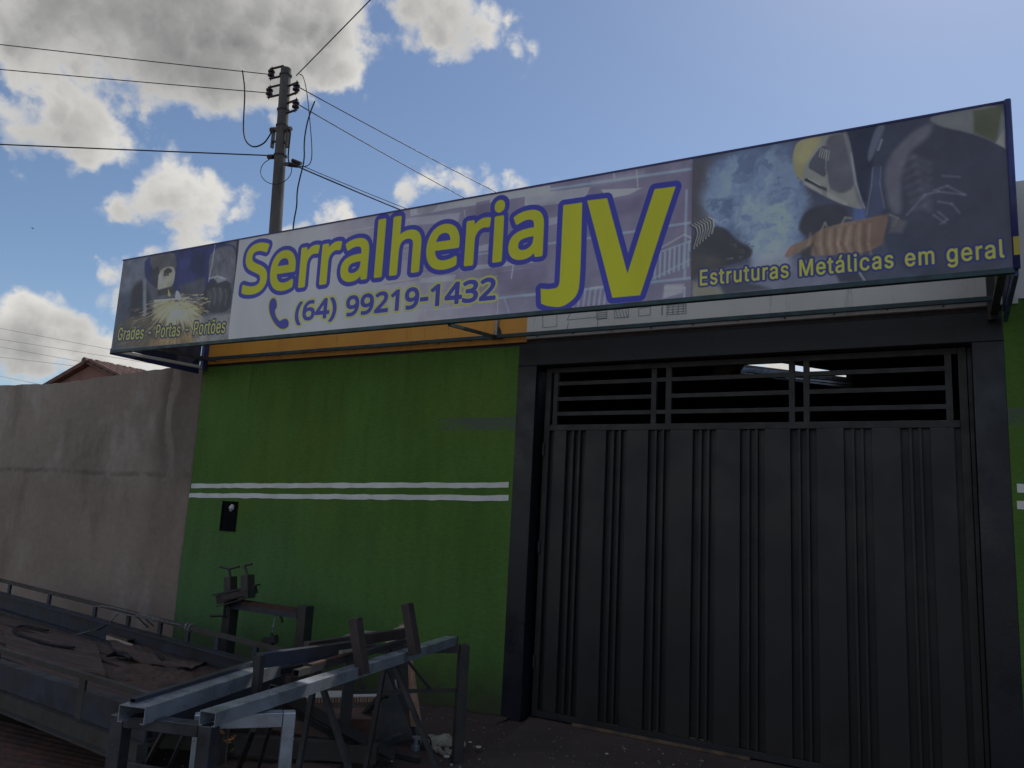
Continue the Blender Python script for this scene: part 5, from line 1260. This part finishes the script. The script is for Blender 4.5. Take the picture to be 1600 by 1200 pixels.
# ------------------------------------------------------------------ pipe bending stand against the green wall
yv = 5.2
VB = thing('bending_stand', 'dark steel bench with screw clamps and two T handles against the green wall', 'clamp bench', (ony(410, 1000, yv).x, yv, 0))
pl_, pr_ = ony(360, 960, yv), ony(477, 960, yv); zt = ony(400, 941, yv).z
for p in (pl_, pr_):
    w = MB(); w.box(p.x - .048, p.x + .048, yv - .05, yv + .05, .0, zt + (.0 if p is pl_ else .03)); obj('leg', w, MAT['black_steel'], VB, bevel=.004)
w = MB(); w.box(pl_.x + .05, pr_.x - .05, yv - .045, yv + .045, zt - .075, zt); obj('top_beam', w, MAT['rust'], VB, label='rust red top beam')
w = MB(); w.box(pl_.x + .05, pr_.x - .05, yv - .05, yv - .046, zt - .078, zt - .032); obj('beam_web', w, MAT['blue_steel'], VB)
w = MB(); w.box(pl_.x + .05, pr_.x - .05, yv - .03, yv + .03, .16, .22); obj('stretcher', w, MAT['rust'], VB)
def v(px, py, dy=0.0): return ony(px, py, yv + dy)
a, b = v(341, 937, -.12), v(399, 921, .02)
w = MB(); w.bar(a, b, .10, .075); obj('jaw_body', w, MAT['black_steel'], VB, bevel=.004)
w = MB(); w.bar(v(336, 929, -.14), v(403, 914, .03), .13, .016); w.bar(v(341, 947, -.13), v(397, 931, .02), .12, .012); obj('jaw_plate', w, MAT['black_steel'], VB)
w = MB(); w.bar(v(346, 934, -.17), v(385, 926, -.10), .01, .05); obj('jaw_plate', w, MAT['brown_steel'], VB)
for (b0, b1, st, h0, h1, hm) in (((360, 924), (360, 901), (358, 888), (343, 885), (374, 885), (358, 889)), ((387, 935), (387, 898), (382, 884), (381, 884), (394, 881), (384, 883))):
    w = MB(); w.bar(v(*b0, -.06), v(*b1, -.06), .085, .085, up=(0, 1, 0)); obj('clamp_column', w, MAT['black_steel'], VB, bevel=.003)
    w = MB(); w.tube([v(b1[0], b1[1] + 2, -.06), v(*st, -.06)], .012, 8); w.tube([v(*h0, -.06), v(*hm, -.06), v(*h1, -.06)], .010, 8); obj('screw_handle', w, MAT['black_steel'], VB)
w = MB(); w.tube([v(352, 945, -.08), v(350, 962, -.08), v(329, 962, -.10)], .012, 8); obj('crank', w, MAT['black_steel'], VB)
w = MB(); w.tube([v(431, 962), v(428, 975), v(425, 992)], .008, 6); obj('hook', w, MAT['galvanised'], VB)
w = MB(); w.tube([v(437, 960), v(440, 968), v(441, 973)], .012, 6); obj('hook', w, MAT['black_steel'], VB)
w = MB(); w.bar(v(412, 1004), v(432, 998), .05, .06); w.bar(v(412, 996), v(412, 1006), .03, .03); w.bar(v(430, 998), v(430, 1006), .03, .03); w.tube([v(425, 988), v(424, 1010)], .012, 6); w.bar((v(424, 1004).x, yv, .2), v(424, 1004), .04, .04)
obj('lower_clamp', w, MAT['black_steel'], VB)

# ------------------------------------------------------------------ trestles, steel sections and clutter in front of the wall
def trestle(label, a, b, z, m='trestle_steel', ww=.062, bh=.05, stretch=(), parts=None, braces=()):
    """beam on two legs; a, b = the beam's ends (ground plan)"""
    a, b = Vector((a.x, a.y, 0)), Vector((b.x, b.y, 0)); d = (b - a).normalized()
    T = thing('steel_trestle', label, 'trestle', a.lerp(b, .5), 'steel trestles in front of the green wall')
    w = MB(); w.hollow(a + d * ww + Vector((0, 0, z - bh / 2)), b - d * ww + Vector((0, 0, z - bh / 2)), .06, bh, .004); obj('beam', w, MAT[m], T, bevel=.002)
    for p in (a + d * (ww / 2), b - d * (ww / 2)):
        w = MB(); w.bar(p + Vector((0, 0, 0)), p + Vector((0, 0, z)), ww, ww * .92, up=d); obj('leg', w, MAT[m], T, bevel=.004)
    for zz in stretch:
        w = MB(); w.bar(a + d * ww + Vector((0, 0, zz)), b - d * ww + Vector((0, 0, zz)), .022, .022); obj('stretcher', w, MAT['black_steel'], T)
    for (t0, z0, t1, z1) in braces:
        w = MB(); w.tube([a.lerp(b, t0) + Vector((0, 0, z0)), a.lerp(b, t1) + Vector((0, 0, z1))], .011, 6); obj('brace', w, MAT['black_steel'], T)
    return T
za = .745
A0, A1 = onz(181, 1113, za), onz(338, 1137, za - .01)
trestle('nearest trestle of grey channel, carrying the wide silver channel near the trailer', A0, A1, za, bh=.045)
dB = Vector((.68, .733, 0)); B1 = onz(463, 1111, za - .005); trestle('bright steel trestle with a shiny right leg just right of the nearest one', B1 - dB * .40, B1, za - .005, 'galvanised', .055, .055)
C1 = onz(733, 1007, za); trestle('far trestle with a dark leg standing closest to the gateway', C1 - dB * .80, C1, za, 'black_steel', .07, .05, stretch=(.46,), braces=((.30, .66, .42, .47), (.48, .66, .70, .47)))
# wide silver channel
ca, cb = onz(207, 1104, .80), onz(578, 986, .80)
CH_ = thing('steel_channel', 'wide silver galvanised channel lying across the trestles, open end towards the trailer', 'steel channel', ca.lerp(cb, .5), 'galvanised channels on the trestles')
w = MB(); w.hollow(ca + Vector((0, 0, -.03)), cb + Vector((0, 0, -.03)), .118, .062, .003, prof='u'); obj('channel', w, MAT['galvanised'], CH_)
sd = (cb - ca).cross(Vector((0, 0, 1))).normalized()
w = MB(); w.hollow(ca - sd * .036 + Vector((0, 0, .009)) + (cb - ca) * .02, ca.lerp(cb, .42) - sd * .036 + Vector((0, 0, .009)), .026, .016, .002, prof='u'); obj('lip_strip', w, MAT['blue_steel'], CH_)
# narrow silver channel
na, nb = onz(325, 1112, .80), onz(706, 994, .80)
CN = thing('steel_channel', 'narrow silver channel lying beside the wide one, its far end near the gateway', 'steel channel', na.lerp(nb, .5), 'galvanised channels on the trestles')
w = MB(); w.hollow(na + Vector((0, 0, -.026)), nb + Vector((0, 0, -.026)), .075, .052, .003, prof='u'); obj('channel', w, MAT['galvanised'], CN)
w = MB(); dn = (nb - na).normalized(); w.bar(nb + Vector((0, 0, -.026)) + dn * .002, nb + Vector((0, 0, -.026)) + dn * .012, .078, .056); obj('end_cap', w, MAT['black_steel'], CN)
w = MB(); w.hollow(onz(240, 1090, .76), onz(470, 1042, .76), .03, .03, .002); tag(obj('square_tube', w, MAT['black_steel'], None), 'dark square tube lying along the far side of the wide channel', 'steel tube')
# dark frame with cross posts lying over the channels
zf = .865
fa, fb = onz(400, 1033, zf), onz(655, 984, zf)
FR = thing('post_frame', 'dark steel frame with two brown upright posts lying over the channels', 'steel frame', fa.lerp(fb, .5))
w = MB(); w.hollow(fa, onz(556, 1011, zf), .045, .065, .003); obj('lower_bar', w, MAT['blue_steel'], FR)
w = MB(); w.bar(onz(478, 1012, zf), onz(640, 988, zf), .04, .055); obj('upper_bar', w, MAT['brown_steel'], FR)
m0 = onz(405, 1036, zf)
w = MB(); w.bar(m0 + Vector((0, 0, -.13)), m0 + Vector((0, 0, .035)), .04, .03); obj('post', w, MAT['black_steel'], FR)
def post(px0, py0, px1, py1, zmid, pm):
    mid = onz(*pm, zmid); y_ = mid.y - .16
    w = MB(); w.bar(ony(px0, py0, y_), ony(px1, py1, y_), .053, .053, up=(0, 1, 0)); obj('post', w, MAT['brown_steel'], FR, bevel=.003)
post(555, 966, 567, 1054, zf + .03, (560, 1000)); post(636, 943, 649, 1023, zf + .03, (642, 985))
w = MB(); q0 = onz(530, 1026, zf - .03); w.bar(q0, onz(548, 1022, zf - .03), .03, .06); obj('rusty_patch_plate', w, MAT['palewood'], FR)
# saw horse of thin tube straddling the narrow channel
zs_ = .825
ha, hb = onz(462, 1052, zs_), onz(632, 1002, zs_)
SH = thing('sawhorse', 'black tube sawhorse with splayed legs standing over the narrow channel', 'sawhorse', Vector((ha.x, ha.y, 0)).lerp(Vector((hb.x, hb.y, 0)), .5))
w = MB(); w.hollow(ha, hb, .034, .03, .003); obj('top_bar', w, MAT['black_steel'], SH)
w = MB(); w.bar(ha.lerp(hb, .1) + Vector((0, 0, .02)), ha.lerp(hb, .55) + Vector((0, 0, .022)), .03, .008); obj('top_strip', w, MAT['rust'], SH)
hd = (hb - ha).normalized(); hs = hd.cross(Vector((0, 0, 1))).normalized()
def through(p, px, py):
    """foot on the ground of a leg from p, in the upright plane square to the bar, passing (px, py)"""
    r = Vector(ray(px, py)); E_ = Vector(EYE); t = (p - E_).dot(hd) / r.dot(hd); q = E_ + r * t
    k = p.z / (p.z - q.z); return p + (q - p) * k
for pa, legs in ((onz(495, 1046, zs_ - .02), ((476, 1150), (543, 1195))), (onz(606, 1013, zs_ - .02), ((579, 1160), (668, 1165)))):
    for f in legs:
        w = MB(); w.hollow(through(pa, *f), pa, .024, .024, .002, up=hd); obj('leg', w, MAT['grey_steel'], SH)
# sawn plank leaning behind
pk = MB(); pk.prism([ony(624, 977, 4.95), ony(634, 974, 4.95), ony(655, 1134, 4.75), ony(642, 1136, 4.75)], (.0, .03, 0)); tag(obj('timber_plank', pk, MAT['timber']), 'orange brown sawn plank leaning upright behind the sawhorse', 'plank')
pk = MB(); p4 = [ony(590, 992, 4.9), ony(632, 976, 4.9), ony(640, 1010, 4.9), ony(613, 1014, 4.9)]; pk.prism(p4, (.0, .02, 0)); tag(obj('board_piece', pk, MAT['palewood']), 'pale board piece with a split, showing behind the right brown post', 'board')
# dark sheet leaning against the wall
ds_ = MB(); P4 = [onz(592, 1166, 0), onz(650, 1160, 0)]; 
ds_.prism([P4[0], P4[1], ony(637, 1020, P4[1].y + .12), ony(600, 1034, P4[0].y + .12)], (-.005, .012, 0)); tag(obj('steel_sheet', ds_, MAT['black_steel']), 'blue black steel sheet leaning behind the sawhorse and plank', 'steel sheet')
# pale honeycomb panel and rusty box
hp = thing('honeycomb_panel', 'pale flat panel with a honeycomb edge lying on the rusty boxes', 'panel', onz(540, 1090, .42))
q = [onz(470, 1082, .35), onz(478, 1091, .35), onz(590, 1089, .35), onz(604, 1079, .35)]
w = MB(); w.prism(q, (0, 0, .006)); obj('face', w, MAT['white'], hp)
w = MB()
dq = (q[2] - q[1]); nq = 26
for i in range(nq):
    a = q[1] + dq * (i / nq); b = q[1] + dq * ((i + .7) / nq); w.bar(a + Vector((0, .012, -.016)), b + Vector((0, .012, -.016)), .02, .03)
obj('honeycomb_edge', w, MAT['timber'], hp)
w = MB(); w.prism([p + Vector((0, .0, -.036)) for p in q], (0, 0, .005)); obj('under_face', w, MAT['cardboard'], hp)
def crate(label, px, py, z1, sx, sy, rot, m):
    c = onz(px, py, z1); w = MB(); cs, sn = math.cos(rot), math.sin(rot)
    pts = [(c.x + cs * x - sn * y, c.y + sn * x + cs * y, 0.0) for x, y in ((-sx, -sy), (sx, -sy), (sx, sy), (-sx, sy))]
    T = thing('rusty_box', label, 'box', (c.x, c.y, 0), 'rusty boxes under the trestles')
    w.prism(pts, (0, 0, z1 - .006)); obj('body', w, MAT[m], T, bevel=.006)
    w = MB(); w.prism([(p[0], p[1], z1 - .0055) for p in pts], (0, 0, .0055)); obj('lid', w, MAT['cardboard'], T)
crate('rusty brown box with a lighter lid under the pale panel', 552, 1114, .30, .14, .14, .75, 'rust')
crate('low dark rusty box behind the bright trestle leg', 485, 1140, .13, .22, .12, .2, 'rust')
# loose tubes and bars on the ground
GRP = 'loose bars and tubes under the trestles'
def rod(name, label, p, q, w_, h_, m, hollow=False):
    b = MB()
    if hollow: b.hollow(p, q, w_, h_, .004)
    else: b.bar(p, q, w_, h_)
    return tag(obj(name, b, MAT[m]), label, 'steel bar', GRP)
rod('steel_bar', 'long grey bar lying flat behind the trestle legs near the ground', onz(222, 1150, .14), onz(590, 1178, .14), .07, .10, 'rail_steel', True)
rod('steel_bar', 'thick grey tube slanting down to the right under the narrow channel', onz(424, 1078, .60), onz(612, 1180, .05), .055, .055, 'rail_steel', True)
rod('steel_bar', 'thin bar slanting just under the thick grey tube', onz(432, 1100, .50), onz(560, 1170, .12), .03, .03, 'grey_steel')
rod('steel_bar', 'grey flat bar slanting down to the left from the steel sheet', onz(595, 1088, .42), onz(540, 1150, .13), .07, .02, 'rail_steel')
rod('steel_bar', 'dark bar lying slantwise at the sawhorse feet, raised at its right end', onz(500, 1203, .03), onz(628, 1150, .10), .04, .04, 'grey_steel')
rod('steel_bar', 'thin rod lying level on the ground under the far trestle', onz(566, 1157, .035), onz(715, 1156, .035), .018, .018, 'grey_steel')
rod('steel_bar', 'short bar lying between the sawhorse feet and the rag', onz(600, 1175, .02), onz(655, 1187, .02), .035, .03, 'grey_steel')
rod('steel_bar', 'dark rail running level between the sawhorse legs, over the pale panel', ony(498, 1080, 4.55), ony(606, 1089, 4.55), .022, .022, 'black_steel')
rod('steel_bar', 'thin dark brace slanting down to the rail, left one behind the left brown post', ony(533, 1048, 4.53), ony(544, 1083, 4.53), .016, .016, 'black_steel')
rod('steel_bar', 'thicker dark brace slanting down to the rail under the left brown post', ony(555, 1048, 4.53), ony(571, 1086, 4.53), .024, .024, 'black_steel')
rod('steel_bar', 'thin bright rod leaning under the sawhorse, right of the steel sheet', ony(618, 1062, 4.5), ony(622, 1084, 4.5), .008, .008, 'galvanised')
rod('steel_bar', 'dark bar crossing low from the bright trestle to the sawhorse', onz(470, 1150, .16), onz(604, 1172, .10), .028, .028, 'grey_steel')
rod('steel_bar', 'thin rod leaning under the nearest trestle, left of its right leg', onz(296, 1130, .66), onz(262, 1203, .16), .016, .016, 'grey_steel')
rod('steel_bar', 'dark rod leaning beside the nearest trestle, farther left', onz(258, 1140, .55), onz(222, 1205, .16), .020, .020, 'black_steel')
rod('steel_bar', 'thin rod leaning inside the bright trestle', onz(432, 1100, .70), onz(404, 1200, .06), .018, .018, 'grey_steel')
rod('steel_bar', 'dark thick rod leaning inside the bright trestle, left of the thin one', onz(396, 1140, .45), onz(372, 1203, .03), .026, .026, 'black_steel')
rod('steel_bar', 'low cross bar between the nearest trestle legs at the bottom edge', onz(186, 1193, .30), onz(260, 1206, .30), .02, .025, 'grey_steel')
# boards on the ground
for k, pts in enumerate((((335, 1182), (438, 1186), (420, 1215), (320, 1215)), ((440, 1190), (520, 1188), (470, 1215), (405, 1215)), ((470, 1196), (540, 1190), (520, 1210), (455, 1212)))):
    w = MB(); w.prism([onz(x, y, .03 + .012 * k) for x, y in pts], (0, 0, .018)); tag(obj('ground_board', w, MAT['plank']), ['flat grey board on the ground between the two near trestles', 'grey board on the ground right of the shiny trestle leg', 'small grey board overlapping another at the bottom edge'][k], 'board', 'boards on the ground under the trestles')
# dark corrugated sheets stacked low under the trailer's side
ST = MB()
P_ = [onz(x, y, .05) for x, y in ((-60, 1112), (190, 1178), (230, 1290), (-90, 1290))]
def corr(u, v):
    p = P_[0].lerp(P_[1], u).lerp(P_[3].lerp(P_[2], u), v); return (p.x, p.y, .055 + .012 * math.sin(v * 95))
ST.sheet(corr, 8, 180, .003); tag(obj('corrugated_sheet', ST, MAT['rust'], None, smooth=True), 'rusty corrugated sheet lying on the ground below the near side of the trailer', 'corrugated sheet')
# crumpled sack
cs_ = onz(692, 1160, .05)
w = MB(); nu, nv = 40, 18
rr = random.Random(5)
ph_ = [(rr.uniform(0, 6.28), rr.uniform(3, 9), rr.uniform(2, 6)) for _ in range(6)]
vs = []
for j in range(nv + 1):
    th = math.pi * j / nv
    for i in range(nu):
        f = 2 * math.pi * i / nu
        n_ = 1 + sum(.09 * math.sin(a * math.cos(th) * 2.2 + p0 + b * f) for p0, a, b in [(p0, a, round(b)) for p0, a, b in ph_])
        x = math.cos(th) * .175 * (1 + .08 * math.sin(f * 2)); r_ = math.sin(th) ** .8
        lump = 1 - .35 * math.exp(-((x - .09) / .04) ** 2) + .12 * math.sin(x * 40)
        y = math.cos(f) * .075 * r_ * n_ * lump; z = math.sin(f) * .050 * r_ * n_ * lump
        z = max(z, -.040)
        vs.append(cs_ + Vector(((x * .93 - y * .35) * .85, (x * .36 + y * .93) * .85, z * .85)))
fs = [[j * nu + i, j * nu + (i + 1) % nu, (j + 1) * nu + (i + 1) % nu, (j + 1) * nu + i] for j in range(nv) for i in range(nu)]
sk = thing('crumpled_sack', 'crumpled pale sack with a black loop lying on the ground by the wall', 'sack', (cs_.x, cs_.y, 0))
w.add([p + Vector((0, 0, .0)) for p in vs], fs); obj('cloth', w, MAT['cloth'], sk, smooth=True)
w = MB(); lc = onz(672, 1157, .10) + Vector((0, -.02, 0)); w.tube([lc + Vector((.035 * math.cos(t), -.02 - .01 * math.sin(t), .04 * math.sin(t))) for t in np.linspace(-.8, 4.2, 16)], .006, 6); obj('loop', w, MAT['darkcloth'], sk, smooth=True)
w = MB()
for k in range(4):
    a = cs_ + Vector((.05 * k - .03, -.06 - .02 * (k % 2), -.02)); w.tube([a, a + Vector((.05, -.03, -.012)), a + Vector((.09, .0, -.02))], [.02, .018, .01], 7)
obj('fold', w, MAT['cloth'], sk, smooth=True)
# small metal fitting
fx = thing('metal_fitting', 'small pale metal fitting standing on the ground beside the sack', 'fitting', onz(649, 1172, 0))
c = fx.location; w = MB(); w.tube([c, c + Vector((0, 0, .03))], .03, 12); w.tube([c + Vector((0, 0, .03)), c + Vector((0, 0, .07))], .016, 10); obj('body', w, MAT['galvanised'], fx)
w = MB(); w.tube([c + Vector((0, 0, .07)), c + Vector((0, 0, .085))], .03, 12); obj('flange', w, MAT['galvanised'], fx)
# dry leaves caught under the narrow channel
lv = onz(358, 1138, .60)
LEAF = ['lowest', 'second lowest', 'third from the bottom', 'middle', 'third from the top', 'second highest', 'topmost']
for k in range(7):
    c = lv + Vector((rr.uniform(-.04, .05), rr.uniform(-.05, .05), -.10 + .03 * k)); a = rr.uniform(0, 6.28)
    d1 = Vector((math.cos(a), math.sin(a), rr.uniform(-.6, .6))).normalized() * rr.uniform(.014, .026); d2 = d1.cross(Vector((rr.uniform(-1, 1), rr.uniform(-1, 1), 1))).normalized() * rr.uniform(.006, .012)
    w = MB(); w.add([c - d1, c + d2, c + d1, c - d2, c + d1.cross(d2).normalized() * .006], [[0, 1, 4], [1, 2, 4], [2, 3, 4], [3, 0, 4]])
    w.tube([c - d1, c - d1 + (c - d1 - lv) * -.3], .0012, 4)
    tag(obj('dry_leaf', w, MAT['leaf'], None), LEAF[k] + ' dry orange leaf on the dead twig under the narrow channel', 'leaf', 'dry leaves under the narrow channel')
w = MB(); base = Vector((lv.x, lv.y, 0)); w.tube([base, base + Vector((.02, .01, .25)), lv + Vector((0, 0, -.14)), lv + Vector((0, 0, .09))], .0025, 5)
tag(obj('dead_twig', w, MAT['plank'], None), 'dead twig standing under the narrow channel with dry leaves', 'twig')
# litter
for k, (px, py, s, lab) in enumerate(((748, 1168, .022, 'pale scrap of litter at the foot of the far trestle leg'), (697, 1183, .028, 'flat pale chip lying on the pavement below the sack'), (708, 1196, .024, 'pale scrap on the driveway edge at the bottom of the picture'), (612, 1190, .012, 'small white chip under the sawhorse'), (566, 1197, .014, 'white crumb by the sawhorse foot at the bottom edge'), (948, 1178, .014, 'single pale speck on the driveway in front of the gate'), (735, 1160, .012, 'tiny pale chip left of the far trestle leg'))):
    c = onz(px, py, .03 if px > 740 else .006); w = MB()
    pts = [c + Vector((s * math.cos(t) * rr.uniform(.6, 1.2), s * math.sin(t) * rr.uniform(.5, 1.1), 0)) for t in np.linspace(0, 6.28, 7)[:-1]]
    w.prism(pts, (0, 0, s * .3)); tag(obj('litter', w, MAT['litter'], None), lab, 'litter', 'pale scraps on the ground')
# lateral far wall foot dirt: thin strip of red earth heaped along the foot of the wall right of the trestle
w = MB()
def berm(u, v):
    x = -3.75 + u * .62; y = YF - .002 - v * .22; return (x, y, .0 + .02 * (1 - v) ** 2 * (.6 + .4 * math.sin(u * 9)) + .004)
w.sheet(berm, 16, 6, .004); o = obj('earth_berm', w, MAT['pavement'], None, smooth=True); o['kind'] = 'structure'
# grit and chips strewn over the pavement and the slab
w = MB(); gr = random.Random(21)
for k in range(420):
    x = gr.uniform(-4.6, -.9); y = gr.uniform(3.4, 5.65); r_ = gr.uniform(.003, .010) * (1.6 if gr.random() < .08 else 1)
    zb = .027 if x > -2.75 - (5.7 - y) * .12 else .001
    a = gr.uniform(0, 6.28); pts = [Vector((x + r_ * math.cos(a + t) * gr.uniform(.6, 1.2), y + r_ * math.sin(a + t), zb)) for t in (0, 1.6, 3.1, 4.7)]
    w.prism(pts, (0, 0, r_ * gr.uniform(.5, 1.0)))
obj('grit', w, MAT['rope'], None, kind='stuff')
# a bird far off
bp = ony(51, 357, 60)
bd = thing('bird', 'tiny dark bird flying far off at the left', 'bird', bp)
w = MB(); w.tube([bp + Vector((-.18, 0, 0)), bp + Vector((-.06, 0, .02)), bp + Vector((.1, 0, .02)), bp + Vector((.2, 0, .04))], [.02, .07, .06, .02], 8); obj('body', w, MAT['darkcloth'], bd)
for s in (-1, 1):
    w = MB(); w.prism([bp + Vector((-.06, 0, .03)), bp + Vector((.08, 0, .03)), bp + Vector((.12, s * .3, .10)), bp + Vector((-.02, s * .22, .09))], (0, 0, .01)); obj('wing', w, MAT['darkcloth'], bd)

SC.cycles.samples = 128
